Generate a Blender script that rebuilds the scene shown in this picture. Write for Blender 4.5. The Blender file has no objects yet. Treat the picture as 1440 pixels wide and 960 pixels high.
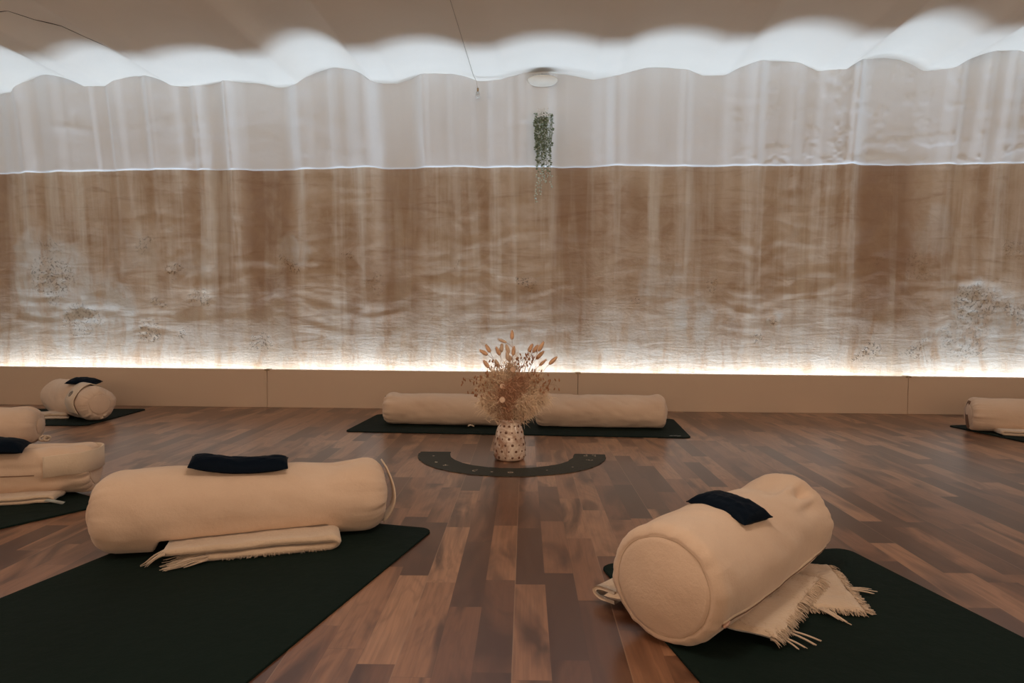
import bpy, math, random
import numpy as np
from mathutils import Vector, Matrix
from math import sin, cos, pi, radians, sqrt, atan2

# ------------------------------------------------------------------ camera, light, exposure
scene = bpy.context.scene
COL = scene.collection
scene.view_settings.view_transform = 'Standard'
scene.view_settings.look = 'None'
scene.view_settings.exposure = 0.0
scene.view_settings.gamma = 1.0
scene.view_settings.use_curve_mapping = False
scene.cycles.caustics_reflective = False
scene.cycles.caustics_refractive = False
scene.cycles.sample_clamp_indirect = 3.0

CAM = np.array([[0.998696, -0.005493, -0.050761], [0.050937, 0.038982, 0.997941], [0.003503, 0.999225, -0.039211]])
cam_data = bpy.data.cameras.new('camera')
cam_data.lens = 24.0
cam_data.sensor_width = 36.0
cam_data.clip_start = 0.02
cam = bpy.data.objects.new('camera', cam_data)
COL.objects.link(cam)
r_, u_, f_ = CAM[:, 0], CAM[:, 1], CAM[:, 2]
cam.matrix_world = Matrix(((r_[0], u_[0], -f_[0], 0), (r_[1], u_[1], -f_[1], 0), (r_[2], u_[2], -f_[2], 0.6), (0, 0, 0, 1)))
scene.camera = cam

WALL_Y = 4.405      # wall plane behind the light trough
PANEL_Y = 4.28     # front of the low boxing
world = bpy.data.worlds.new('world')
scene.world = world
world.use_nodes = True
world.node_tree.nodes['Background'].inputs[0].default_value = (1.0, 0.80, 0.60, 1)
world.node_tree.nodes['Background'].inputs[1].default_value = 0.05


def area(name, loc, rot, sx, sy, power, color, spread=180):
    d = bpy.data.lights.new(name, 'AREA')
    d.shape = 'RECTANGLE'
    d.size, d.size_y, d.energy, d.color = sx, sy, power, color
    d.spread = radians(spread)
    o = bpy.data.objects.new(name, d)
    o.location, o.rotation_euler = loc, rot
    COL.objects.link(o)
    return o


# the cold LED strip lying in the trough between boxing and wall, facing up
LED_Z = 0.03
area('led_strip_light', (0, 4.387, LED_Z), (pi, 0, 0), 9.4, 0.022, 112.0, (0.62, 0.80, 1.0))
# soft warm fill light added before the windowless rear wall behind the camera
area('rear_fill_light', (0.0, -3.42, 1.2), (radians(90), 0, 0), 6.0, 1.3, 60.0, (1.0, 0.72, 0.50))


def lamp(loc, power):
    d = bpy.data.lights.new('room_fill_light', 'POINT')
    d.energy, d.color, d.shadow_soft_size = power, (1.0, 0.84, 0.68), 0.16
    o = bpy.data.objects.new('room_fill_light', d)
    o.location = loc
    COL.objects.link(o)


for lx, ly in ((-3.0, 1.3), (0.0, 1.0), (3.0, 1.3)):  # unseen warm point fills added to brighten the room, no lamp fittings there
    lamp((lx, ly, 1.50), 20.0)

# ------------------------------------------------------------------ helpers
rng = random.Random(7)


def smooth(a, b, x):
    t = np.clip((x - a) / (b - a), 0, 1)
    return t * t * (3 - 2 * t)


def vnoise(x, y, seed=0):
    x = np.asarray(x, float) + seed * 17.31
    y = np.asarray(y, float) + seed * 9.73
    xi, yi = np.floor(x), np.floor(y)
    fx, fy = x - xi, y - yi
    fx, fy = fx * fx * fx * (fx * (fx * 6 - 15) + 10), fy * fy * fy * (fy * (fy * 6 - 15) + 10)

    def h(a, b):
        v = np.sin(a * 127.1 + b * 311.7 + seed * 3.7) * 43758.5453
        return (v - np.floor(v)) * 2 - 1
    return (h(xi, yi) * (1 - fx) + h(xi + 1, yi) * fx) * (1 - fy) + (h(xi, yi + 1) * (1 - fx) + h(xi + 1, yi + 1) * fx) * fy


def fbm(x, y, seed=0, octv=4):
    s, a = 0, 1.0
    for k in range(octv):
        s = s + a * vnoise(np.asarray(x) * 2 ** k, np.asarray(y) * 2 ** k, seed + k * 5)
        a *= 0.5
    return s


def link(o, parent=None):
    COL.objects.link(o)
    if parent is not None:
        o.parent = parent
    return o


def mesh_obj(name, verts, faces, mats, parent=None, shade=True, mat_idx=None):
    me = bpy.data.meshes.new(name)
    me.from_pydata([tuple(map(float, v)) for v in verts], [], [tuple(map(int, f)) for f in faces])
    if not isinstance(mats, (list, tuple)):
        mats = [mats]
    for m in mats:
        me.materials.append(m)
    if mat_idx is not None:
        me.polygons.foreach_set('material_index', np.asarray(mat_idx, dtype=np.int32))
    if shade:
        me.polygons.foreach_set('use_smooth', [True] * len(me.polygons))
    me.update()
    return link(bpy.data.objects.new(name, me), parent)


def tag(o, label=None, cat=None, group=None, kind=None):
    if label: o['label'] = label
    if cat: o['category'] = cat
    if group: o['group'] = group
    if kind: o['kind'] = kind
    return o


def empty(name, loc, rz=0.0):
    o = bpy.data.objects.new(name, None)
    o.empty_display_size = 0.05
    o.location = loc
    o.rotation_euler = (0, 0, rz)
    return link(o)


class MB:
    def __init__(self):
        self.v, self.f, self.m = [], [], []

    def add(self, vs, fs, mi=0):
        b = len(self.v)
        self.v += [tuple(v) for v in vs]
        self.f += [tuple(b + i for i in f) for f in fs]
        self.m += [mi] * len(fs)

    def box(self, x0, x1, y0, y1, z0, z1, mi=0):
        v = [(x, y, z) for x in (x0, x1) for y in (y0, y1) for z in (z0, z1)]
        self.add(v, [(0, 1, 3, 2), (4, 6, 7, 5), (0, 4, 5, 1), (2, 3, 7, 6), (0, 2, 6, 4), (1, 5, 7, 3)], mi)

    def tube(self, pts, rad, n=6, mi=0, cap=True):
        pts = [Vector(p) for p in pts]
        rads = rad if isinstance(rad, (list, tuple)) else [rad] * len(pts)
        vs, fs = [], []
        ref = Vector((0.123, 0.35, 0.93)).normalized()
        for i, p in enumerate(pts):
            t = (pts[min(i + 1, len(pts) - 1)] - pts[max(i - 1, 0)]).normalized()
            a = t.cross(ref)
            if a.length < 1e-3:
                a = t.cross(Vector((1, 0, 0)))
            a.normalize()
            b = t.cross(a)
            for k in range(n):
                w = 2 * pi * k / n
                vs.append(p + (a * cos(w) + b * sin(w)) * rads[i])
        for i in range(len(pts) - 1):
            for k in range(n):
                fs.append((i * n + k, i * n + (k + 1) % n, (i + 1) * n + (k + 1) % n, (i + 1) * n + k))
        if cap:
            fs.append(tuple(range(n))[::-1])
            fs.append(tuple((len(pts) - 1) * n + k for k in range(n)))
        self.add(vs, fs, mi)

    def ellipsoid(self, c, ax, rl, rs, nu=8, nv=6, mi=0):
        """ellipsoid at c, long axis ax with half length rl and radius rs (or function of t -1..1)"""
        ax = Vector(ax).normalized()
        a = ax.orthogonal().normalized()
        b = ax.cross(a)
        c = Vector(c)
        vs, fs = [], []
        for i in range(nv + 1):
            t = -cos(pi * i / nv)
            rr = rs(t) if callable(rs) else rs * sqrt(max(0, 1 - t * t))
            rr = max(rr, 1e-5)
            for k in range(nu):
                w = 2 * pi * k / nu
                vs.append(c + ax * (t * rl) + (a * cos(w) + b * sin(w)) * rr)
        for i in range(nv):
            for k in range(nu):
                fs.append((i * nu + k, i * nu + (k + 1) % nu, (i + 1) * nu + (k + 1) % nu, (i + 1) * nu + k))
        self.add(vs, fs, mi)

    def ribbon(self, pts, wids, thick, mi=0):
        """flat band through pts; wids = half width vectors"""
        pts = [Vector(p) for p in pts]
        n = len(pts)
        if isinstance(wids, Vector):
            wids = [wids] * n
        vs, fs = [], []
        for i, p in enumerate(pts):
            t = (pts[min(i + 1, n - 1)] - pts[max(i - 1, 0)]).normalized()
            w = wids[i]
            nn = t.cross(w).normalized() * thick / 2
            wi = w * 0.96
            vs += [p - w, p - wi + nn, p + wi + nn, p + w, p + wi - nn, p - wi - nn]
        for i in range(n - 1):
            for k in range(6):
                fs.append((i * 6 + k, i * 6 + (k + 1) % 6, (i + 1) * 6 + (k + 1) % 6, (i + 1) * 6 + k))
        fs.append((5, 4, 3, 2, 1, 0))
        fs.append(tuple((n - 1) * 6 + k for k in range(6)))
        self.add(vs, fs, mi)

    def build(self, name, mats, parent=None, shade=True):
        return mesh_obj(name, self.v, self.f, mats, parent, shade, self.m if isinstance(mats, (list, tuple)) else None)


def bez(p0, p1, p2, n=10):
    p0, p1, p2 = Vector(p0), Vector(p1), Vector(p2)
    return [p0 * (1 - t) ** 2 + p1 * 2 * t * (1 - t) + p2 * t * t for t in [i / (n - 1) for i in range(n)]]


# ------------------------------------------------------------------ materials
class NT:
    def __init__(self, name):
        self.m = bpy.data.materials.new(name)
        self.m.use_nodes = True
        self.t = self.m.node_tree
        self.b = self.t.nodes['Principled BSDF']

    def n(self, kind, **kw):
        nd = self.t.nodes.new(kind)
        for k, v in kw.items():
            if k.startswith('i_'):
                nd.inputs[k[2:].replace('_', ' ')].default_value = v
            else:
                setattr(nd, k, v)
        return nd

    def l(self, a, b):
        self.t.links.new(a, b)

    def math(self, op, a, b=None, c=None, clamp=False):
        nd = self.t.nodes.new('ShaderNodeMath')
        nd.operation = op
        nd.use_clamp = clamp
        for i, x in enumerate((a, b, c)):
            if x is None: continue
            if isinstance(x, (int, float)): nd.inputs[i].default_value = x
            else: self.l(x, nd.inputs[i])
        return nd.outputs[0]

    def mix(self, fac, a, b, mode='MIX'):
        nd = self.t.nodes.new('ShaderNodeMix')
        nd.data_type = 'RGBA'
        nd.blend_type = mode
        for s, x in ((0, fac), (6, a), (7, b)):
            if isinstance(x, (int, float)): nd.inputs[s].default_value = x
            elif isinstance(x, tuple): nd.inputs[s].default_value = (*x, 1) if len(x) == 3 else x
            else: self.l(x, nd.inputs[s])
        return nd.outputs[2]

    def coord(self, scale=(1, 1, 1), rot=(0, 0, 0), loc=(0, 0, 0)):
        tc = self.n('ShaderNodeTexCoord')
        mp = self.n('ShaderNodeMapping')
        mp.inputs['Scale'].default_value = scale
        mp.inputs['Rotation'].default_value = rot
        mp.inputs['Location'].default_value = loc
        self.l(tc.outputs['Object'], mp.inputs['Vector'])
        return mp.outputs[0]

    def noise(self, vec, scale, detail=3, rough=0.5, dist=0.0):
        nd = self.n('ShaderNodeTexNoise')
        nd.inputs['Scale'].default_value = scale
        nd.inputs['Detail'].default_value = detail
        nd.inputs['Roughness'].default_value = rough
        nd.inputs['Distortion'].default_value = dist
        self.l(vec, nd.inputs['Vector'])
        return nd.outputs['Fac']

    def ramp(self, fac, stops):
        nd = self.n('ShaderNodeValToRGB')
        cr = nd.color_ramp
        while len(cr.elements) < len(stops): cr.elements.new(0.5)
        for e, (p, c) in zip(cr.elements, stops):
            e.position = p
            e.color = (*c, 1) if isinstance(c, tuple) else (c, c, c, 1)
        self.l(fac, nd.inputs[0])
        return nd.outputs[0]

    def bump(self, h, dist, strength=1.0, prev=None):
        nd = self.n('ShaderNodeBump')
        nd.inputs['Strength'].default_value = strength
        nd.inputs['Distance'].default_value = dist
        self.l(h, nd.inputs['Height'])
        if prev is not None: self.l(prev, nd.inputs['Normal'])
        self.l(nd.outputs[0], self.b.inputs['Normal'])
        return nd.outputs[0]

    def set(self, color=None, rough=None, **kw):
        if color is not None:
            if isinstance(color, tuple): self.b.inputs['Base Color'].default_value = (*color, 1)
            else: self.l(color, self.b.inputs['Base Color'])
        if rough is not None:
            if isinstance(rough, (int, float)): self.b.inputs['Roughness'].default_value = rough
            else: self.l(rough, self.b.inputs['Roughness'])
        for k, v in kw.items():
            self.b.inputs[k.replace('_', ' ')].default_value = v
        return self.m


def cloth(name, col, col2, weave=900.0, wr=0.0006, fuzz=0.25, rough=0.95, blotch=5.0):
    t = NT(name)
    c = t.coord()
    n1 = t.noise(c, blotch, 4, 0.55)
    n2 = t.noise(c, weave / 3, 2, 0.6)
    base = t.mix(t.ramp(n1, [(0.3, 0.0), (0.7, 1.0)]), col, col2)
    base = t.mix(t.math('MULTIPLY', n2, 0.25), base, tuple(x * 0.75 for x in col))
    t.set(base, rough, Sheen_Weight=fuzz, Sheen_Roughness=0.6, Specular_IOR_Level=0.15)
    b = t.bump(t.noise(c, 28, 4, 0.6), 0.004, 0.5)
    t.bump(n2, wr, 0.6, b)
    return t.m


def plain(name, col, rough=0.6, var=0.12, scale=20.0, **kw):
    t = NT(name)
    c = t.coord()
    n = t.noise(c, scale, 3)
    t.set(t.mix(n, tuple(x * (1 - var) for x in col), tuple(min(1, x * (1 + var)) for x in col)), rough, **kw)
    return t.m


M_bolster = cloth('cream_cotton', (0.69, 0.50, 0.37), (0.77, 0.58, 0.44))
M_strap = cloth('cream_cotton_strap', (0.68, 0.54, 0.41), (0.75, 0.60, 0.46))
M_seam = plain('brown_seam_thread', (0.20, 0.11, 0.07), 0.9)
M_blanket = cloth('sand_wool', (0.56, 0.41, 0.29), (0.68, 0.52, 0.38), 500.0, 0.0025, 0.5)
M_pillow = cloth('navy_cotton', (0.0012, 0.0045, 0.011), (0.002, 0.0065, 0.015), 700.0, 0.0004, 0.0, 0.6)
M_pillow.node_tree.nodes['Principled BSDF'].inputs['Specular IOR Level'].default_value = 0.06
M_mat = cloth('dark_green_rubber', (0.0030, 0.0105, 0.0085), (0.0045, 0.0145, 0.0115), 1500.0, 0.0003, 0.0, 0.85, 2.0)
M_panel = plain('beige_lacquered_board', (0.66, 0.49, 0.36), 0.45, 0.03, 1.5)
M_brass = plain('aged_brass', (0.38, 0.26, 0.14), 0.4, Metallic=0.7)
M_glass_clear = NT('clear_glass').set((0.95, 0.97, 0.97), 0.03, Transmission_Weight=0.9, IOR=1.45)
M_cable = plain('grey_cable', (0.38, 0.34, 0.29), 0.6)
M_darkline = plain('crack_shadow', (0.05, 0.035, 0.025), 0.95)
M_leaf = plain('variegated_leaf', (0.17, 0.22, 0.13), 0.5, 0.6, 60.0)
M_leaf2 = plain('pale_leaf', (0.55, 0.62, 0.55), 0.5, 0.3, 40.0)
M_vine = plain('vine_stem', (0.16, 0.17, 0.09), 0.7)
M_petal_w = plain('white_petal', (0.85, 0.86, 0.85), 0.6)
M_strand = plain('dried_tan_stem', (0.52, 0.34, 0.20), 0.8)
M_tail = plain('bunny_tail_fluff', (0.85, 0.53, 0.33), 0.95, 0.2, 200.0, Sheen_Weight=0.5)
M_tail2 = plain('pale_bunny_tail_fluff', (0.80, 0.60, 0.44), 0.95, 0.2, 200.0, Sheen_Weight=0.5)
M_oat = plain('rust_spikelet', (0.42, 0.20, 0.10), 0.85, 0.3, 90.0)
M_disc = plain('papery_disc', (0.72, 0.50, 0.36), 0.6)
M_plume = plain('pampas_beige', (0.98, 0.69, 0.50), 0.95, 0.2, 30.0)
M_plume2 = plain('pampas_rust', (0.66, 0.38, 0.24), 0.95, 0.2, 30.0)
M_soil = plain('dark_pot', (0.05, 0.04, 0.035), 0.8)
M_thread_grey = plain('grey_emblem_thread', (0.22, 0.20, 0.19), 0.9)
M_logo = plain('pale_mat_print', (0.40, 0.42, 0.40), 0.7)
M_white = plain('white_plaster_paint', (0.80, 0.78, 0.75), 0.85, 0.03, 6.0)
M_led = NT('led_diffuser').set((0.8, 0.85, 0.9), 0.5)


def mat_ceiling():
    t = NT('ceiling_plaster')
    c = t.coord()
    n = t.noise(c, 2.2, 4, 0.6)
    t.set(t.mix(n, (0.80, 0.75, 0.67), (0.88, 0.83, 0.75)), 0.9, Specular_IOR_Level=0.1)
    b = t.bump(t.noise(c, 5.0, 4, 0.6), 0.004, 0.6)
    t.bump(t.noise(c, 120.0, 2), 0.0008, 0.4, b)
    return t.m


def mat_paint():
    t = NT('white_wall_paint')
    c = t.coord()
    n = t.noise(c, 3, 4, 0.6)
    t.set(t.mix(n, (0.80, 0.815, 0.815), (0.86, 0.875, 0.875)), 0.9, Specular_IOR_Level=0.1)
    cs = t.coord((1, 1, 2.2))
    b = t.bump(t.noise(cs, 9.0, 4, 0.6, 0.4), 0.0012, 0.7)
    t.bump(t.noise(c, 90.0, 2), 0.0005, 0.4, b)
    return t.m


def mat_raw():
    """raw earth plaster: brown mottled, with limy streaks, painted shade columns and glow, layered ripples and pits"""
    t = NT('raw_earth_plaster')
    c = t.coord()
    at = t.n('ShaderNodeAttribute', attribute_name='marks')   # r = painted shade, g = limy patches and painted glow, b = pits
    sep = t.n('ShaderNodeSeparateColor')
    t.l(at.outputs['Color'], sep.inputs[0])
    n1 = t.noise(c, 1.7, 6, 0.62, 0.6)
    n2 = t.noise(c, 7.0, 5, 0.62, 0.8)
    cv = t.coord((9, 1, 0.55))
    st = t.noise(cv, 1.0, 4, 0.6, 0.2)
    cr = t.coord((1.1, 1, 7.0))
    rp = t.noise(cr, 2.4, 5, 0.6, 1.1)
    base = t.mix(t.ramp(n1, [(0.30, 0.0), (0.66, 1.0)]), (0.39, 0.258, 0.165), (0.57, 0.445, 0.325))
    base = t.mix(t.ramp(n2, [(0.42, 0.0), (0.75, 0.65)]), base, (0.63, 0.52, 0.41))
    base = t.mix(t.ramp(rp, [(0.30, 0.4), (0.46, 0.0)]), base, (0.30, 0.175, 0.100))
    base = t.mix(t.ramp(st, [(0.48, 0.0), (0.68, 0.7)]), base, (0.72, 0.66, 0.56))
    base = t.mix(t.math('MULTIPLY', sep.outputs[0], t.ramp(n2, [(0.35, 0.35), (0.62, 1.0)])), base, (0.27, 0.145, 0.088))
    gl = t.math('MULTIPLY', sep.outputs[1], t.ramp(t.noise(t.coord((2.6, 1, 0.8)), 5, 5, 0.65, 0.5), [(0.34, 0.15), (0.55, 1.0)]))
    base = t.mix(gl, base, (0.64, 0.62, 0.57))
    pn = t.noise(c, 75.0, 4, 0.7, 0.2)
    pit = t.math('MULTIPLY', sep.outputs[2], t.ramp(pn, [(0.56, 0.0), (0.64, 1.0)]))
    base = t.mix(t.math('MULTIPLY', pit, 0.6), base, (0.16, 0.10, 0.055))
    t.set(base, 0.92, Specular_IOR_Level=0.12)
    b = t.bump(rp, 0.006, 0.3)
    b = t.bump(n2, 0.004, 0.5, b)
    b = t.bump(t.noise(c, 60.0, 3, 0.6), 0.0012, 0.5, b)
    t.bump(t.math('SUBTRACT', 1.0, pit), 0.006, 0.8, b)
    return t.m


def mat_floor():
    t = NT('walnut_laminate')
    tc = t.n('ShaderNodeTexCoord')
    mp = t.n('ShaderNodeMapping')
    mp.inputs['Rotation'].default_value = (0, 0, radians(-1.8))
    mp.inputs['Location'].default_value = (0.02, 0.0, 0)
    t.l(tc.outputs['Object'], mp.inputs['Vector'])
    sx = t.n('ShaderNodeSeparateXYZ')
    t.l(mp.outputs[0], sx.inputs[0])
    X, Y = sx.outputs[0], sx.outputs[1]
    W, L = 0.0667, 0.40
    u = t.math('DIVIDE', X, W)
    row = t.math('FLOOR', u)
    wn = t.n('ShaderNodeTexWhiteNoise', noise_dimensions='1D')
    t.l(row, wn.inputs['W'])
    v = t.math('ADD', t.math('DIVIDE', Y, L), t.math('MULTIPLY', wn.outputs['Value'], 7.3))
    cell = t.math('FLOOR', v)
    cb = t.n('ShaderNodeCombineXYZ')
    t.l(row, cb.inputs[0]); t.l(cell, cb.inputs[1])
    wn2 = t.n('ShaderNodeTexWhiteNoise', noise_dimensions='3D')
    t.l(cb.outputs[0], wn2.inputs['Vector'])
    r1 = wn2.outputs['Value']
    rc = t.n('ShaderNodeSeparateColor')
    t.l(wn2.outputs['Color'], rc.inputs[0])
    # grain coordinates, shifted per stave
    gx = t.math('ADD', X, t.math('MULTIPLY', r1, 31.0))
    gy = t.math('ADD', Y, t.math('MULTIPLY', rc.outputs[1], 47.0))
    gv = t.n('ShaderNodeCombineXYZ')
    t.l(t.math('MULTIPLY', gx, 9.0), gv.inputs[0]); t.l(t.math('MULTIPLY', gy, 2.1), gv.inputs[1])
    fig = t.noise(gv.outputs[0], 1.0, 3, 0.5, 1.0)
    gv2 = t.n('ShaderNodeCombineXYZ')
    t.l(t.math('MULTIPLY', gx, 160.0), gv2.inputs[0]); t.l(t.math('MULTIPLY', gy, 6.0), gv2.inputs[1])
    fine = t.noise(gv2.outputs[0], 1.0, 3, 0.6, 0.3)
    base = t.ramp(r1, [(0.0, (0.066, 0.029, 0.018)), (0.3, (0.165, 0.070, 0.038)), (0.6, (0.285, 0.132, 0.072)), (1.0, (0.430, 0.225, 0.130))])
    dark = t.ramp(fig, [(0.36, 0.9), (0.45, 0.4), (0.51, 0.0)])
    base = t.mix(dark, base, (0.065, 0.024, 0.013))
    vein = t.ramp(fig, [(0.56, 0.0), (0.59, 0.30), (0.63, 0.0)])
    base = t.mix(vein, base, (0.085, 0.035, 0.020))
    base = t.mix(t.ramp(fine, [(0.35, 0.30), (0.6, 0.0)]), base, (0.09, 0.038, 0.02))
    # joints
    fu = t.math('FRACT', u); fv = t.math('FRACT', v)
    eu = t.math('MINIMUM', fu, t.math('SUBTRACT', 1.0, fu))
    ev = t.math('MINIMUM', fv, t.math('SUBTRACT', 1.0, fv))
    j = t.math('MAXIMUM', t.math('LESS_THAN', eu, 0.008), t.math('LESS_THAN', ev, 0.0018))
    # wide board joint every third stave
    u3 = t.math('FRACT', t.math('DIVIDE', X, W * 3))
    j3 = t.math('LESS_THAN', t.math('MINIMUM', u3, t.math('SUBTRACT', 1.0, u3)), 0.005)
    base = t.mix(t.math('MULTIPLY', j, 0.35), base, (0.05, 0.02, 0.012))
    base = t.mix(t.math('MULTIPLY', j3, 0.45), base, (0.42, 0.26, 0.17))
    t.set(base, 0.28, Specular_IOR_Level=0.8)
    return t.m


def mat_vase():
    t = NT('glazed_speckled_ceramic')
    c = t.coord()
    n = t.ramp(t.noise(c, 16, 4, 0.65, 1.0), [(0.35, 0.0), (0.62, 1.0)])
    t.set(t.mix(n, (0.36, 0.17, 0.10), (0.86, 0.72, 0.60)), 0.18, Coat_Weight=0.5, Coat_Roughness=0.08)
    t.bump(t.noise(c, 45, 2), 0.002, 0.4)
    return t.m


M_dot = plain('brown_glaze_dot', (0.16, 0.07, 0.04), 0.25)
M_card = plain('dark_card_back', (0.022, 0.026, 0.020), 0.55, 0.12, 60.0, Specular_IOR_Level=0.25)
M_card_edge = plain('card_edge', (0.16, 0.14, 0.10), 0.7)
M_gold = plain('pale_gold_print', (0.55, 0.44, 0.34), 0.5)
M_ceil, M_paint, M_raw, M_floor, M_vase = mat_ceiling(), mat_paint(), mat_raw(), mat_floor(), mat_vase()

# ------------------------------------------------------------------ the room
RX = 4.7
fl = MB(); fl.box(-RX - .1, RX + .1, -3.6, WALL_Y + .3, -0.1, 0.0)
tag(fl.build('floor', M_floor, shade=False), kind='structure')

HUMP = [(-4.55, 2.11), (-3.86, 2.11), (-3.177, 2.107), (-2.557, 2.098), (-1.922, 2.067), (-1.319, 2.128), (-0.679, 2.088), (-0.048, 2.088), (0.661, 2.103), (1.336, 2.128), (2.064, 2.156), (2.696, 2.163), (3.36, 2.16), (4.03, 2.16), (4.7, 2.16)]
VAL = [(-4.2, 2.01), (-3.50, 2.012), (-2.867, 2.043), (-2.298, 2.036), (-1.643, 2.032), (-1.021, 2.046), (-0.362, 2.042), (0.352, 2.050), (1.012, 2.059), (1.703, 2.069), (2.341, 2.075), (3.03, 2.075), (3.70, 2.075), (4.37, 2.075)]


def ceil_z(x):
    """flat strips between shallow barrel vaults"""
    fw = 0.075
    base = np.interp(x, [v[0] for v in VAL], [v[1] for v in VAL])
    for k, (hx, hz) in enumerate(HUMP):
        lo = VAL[k - 1][0] + fw if k > 0 else hx - 0.3
        hi = VAL[k][0] - fw if k < len(VAL) else hx + 0.3
        if lo < x < hi:
            t = (x - lo) / (hi - lo)
            return base + (hz - base) * (1 - abs(2 * t - 1) ** 2.1)
    return base


xs = np.arange(-RX - 0.02, RX + 0.021, 0.02)
ys = np.linspace(-3.55, WALL_Y + 0.25, 60)
cz = np.array([ceil_z(x) for x in xs])
V = []
for y in ys:
    for x, z in zip(xs, cz):
        V.append((x, y, z + 0.003 * float(vnoise(x * 3, y * 1.2, 4))))
nx, ny = len(xs), len(ys)
F = [(j * nx + i, (j + 1) * nx + i, (j + 1) * nx + i + 1, j * nx + i + 1) for j in range(ny - 1) for i in range(nx - 1)]
b0 = len(V)
V += [(xs[0], ys[0], 2.35), (xs[-1], ys[0], 2.35), (xs[-1], ys[-1], 2.35), (xs[0], ys[-1], 2.35)]
F += [(b0, b0 + 1, b0 + 2, b0 + 3)]
F += [tuple([b0, b0 + 1] + [nx - 1 - i for i in range(nx)])]
ceiling = tag(mesh_obj('ceiling', V, F, M_ceil), kind='structure')
ck = MB()
pts = [(-2.93, 3.02), (-2.87, 3.10), (-2.80, 3.14), (-2.77, 3.25), (-2.68, 3.30), (-2.61, 3.42), (-2.55, 3.50), (-2.49, 3.62), (-2.45, 3.70), (-2.40, 3.84)]
pts = [(x + 0.012 * (-1) ** k, y) for k, (x, y) in enumerate(pts)]
ck.tube([(x, y, ceil_z(x) + 0.0008) for x, y in pts], [0.0008, .0012, .0014, .0016, .002, .0022, .002, .0016, .001, .0005], 5)
ck.build('crack', M_darkline, ceiling)

# back wall: dense relief grid
WX = np.arange(-RX, RX + 0.001, 0.0085)


def paint_line(x):
    return 1.531 + 0.004 * vnoise(x * 3.1, 0, 3) + 0.002 * vnoise(x * 14, 0, 5) - 0.012 * smooth(-2.2, -3.8, x)


def colw(x, c, w, soft=0.35):
    return smooth(w * (1 + soft), w * (1 - soft), np.abs(x - c))


DARKCOL = [(-1.81, 0.17, 1.0), (-0.94, 0.13, 0.65), (0.16, 0.14, 0.75), (2.10, 0.19, 1.0), (-2.86, 0.05, .3), (-2.12, .06, .4), (0.98, .10, .3), (3.35, .15, .8), (-3.66, .12, .8)]
BRIGHT = [(-2.538, .028, 1.0), (-2.239, .022, 1.0), (1.872, .030, 1.3), (-0.771, .03, .8), (-0.246, .03, .6), (-3.415, .03, .6), (-1.561, .06, .7), (-1.33, .05, .5), (-1.15, .06, .8), (-3.2, .05, .4), (-1.05, .02, .5), (0.42, .04, .35), (0.62, .05, .35), (1.28, .04, .5), (1.50, .05, .5), (2.45, .05, .4), (2.62, .04, .4), (2.75, .05, .5), (0.02, .012, .6), (-0.13, .012, .5), (-2.05, .03, .5), (-2.75, .03, .4)]


def streak(x):
    s = 0.45 * vnoise(x * 5.5, 0, 11) + 0.28 * vnoise(x * 12, 0, 12) + 0.07 * vnoise(x * 27, 0, 13)
    for c, w, a in BRIGHT:
        w2 = max(w, 0.032)
        s = s + a * (1.1 if w > .035 else .62) * np.exp(-((x - c) / w2) ** 2)
    for c, w, a in DARKCOL:
        s = s * (1 - 0.8 * a * colw(x, c, w)) - 1.35 * a * colw(x, c, w)
    return s


def wall_disp(x, z):
    """toward the room is positive"""
    s = streak(x)
    bend = x + 0.02 * vnoise(z * 1.3, x * 0.6, 21)
    s = streak(bend)
    zz = np.minimum(z, 1.5)
    d = STREAK_A * s * (zz * zz + 1.45 * np.maximum(z - 1.5, 0))
    d = d - 0.0042 * s
    d = d + LEAN * zz * zz + 0.160 * np.clip(z - 1.5, 0, 1)
    zone = smooth(-0.2, 0.5, fbm(x * 0.8, z * 1.2, 31, 3)) * smooth(0.35, 0.7, z) + 0.25 * smooth(0.2, 0.5, z)
    warp = 0.35 * fbm(x * 2.0, z * 2.5, 33, 3)
    rip = vnoise(x * 2.6, z * 19 + warp * 4.5, 35)
    d = d + 0.0013 * zone * rip
    d = d + 0.0016 * fbm(x * 4, z * 6, 37, 4) * smooth(0.25, 0.7, z) * (0.4 + zone)
    return d


STREAK_A = 0.0145
LEAN = 0.023
PITS = [(-3.255, 0.835, .16, 1.0), (-2.459, 0.882, .06, 1.0), (-2.548, 0.687, .05, 1.0), (-2.295, 0.673, .06, .9), (-1.663, 0.891, .06, .9), (-0.155, 0.815, .05, 1.0), (2.021, 0.374, .07, .9), (2.343, 0.399, .10, .9), (2.676, 0.68, .14, .9), (-1.894, 0.43, .10, .7), (-2.633, 0.486, .06, .9), (2.89, 0.60, .10, 1.0), (1.473, 0.594, .04, 1.0), (-2.623, 1.077, .07, .6), (-3.1, .55, .12, .7), (2.62, .45, .18, .6), (-2.62, .49, .05, .8), (-2.42, .45, .05, .6), (1.36, .48, .03, .8), (0.55, .72, .05, .5), (1.05, .78, .04, .5), (-0.6, .95, .04, .4), (2.06, .95, .05, .3), (2.9, 1.0, .08, .5), (2.3, .9, .10, .35), (-3.3, 1.05, .08, .4), (-1.3, 1.0, .03, .8), (-1.1, .78, .07, .4)]
LIME = [(-3.25, 0.80, .30, 1.0), (-3.0, 0.55, .35, .8), (2.70, 0.62, .20, 1.1), (2.9, 0.55, .2, 1.0), (1.47, 0.59, .07, 1.0), (2.40, 0.40, .12, .8), (-3.4, 1.05, .15, .7), (-2.35, .9, .12, .4), (2.65, .38, .25, .8), (0.7, .85, .15, .4), (0.9, .6, .15, .5), (-1.62, 1.0, .1, .5), (2.4, 1.1, .15, .3), (-2.7, 1.0, .15, .35)]


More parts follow.
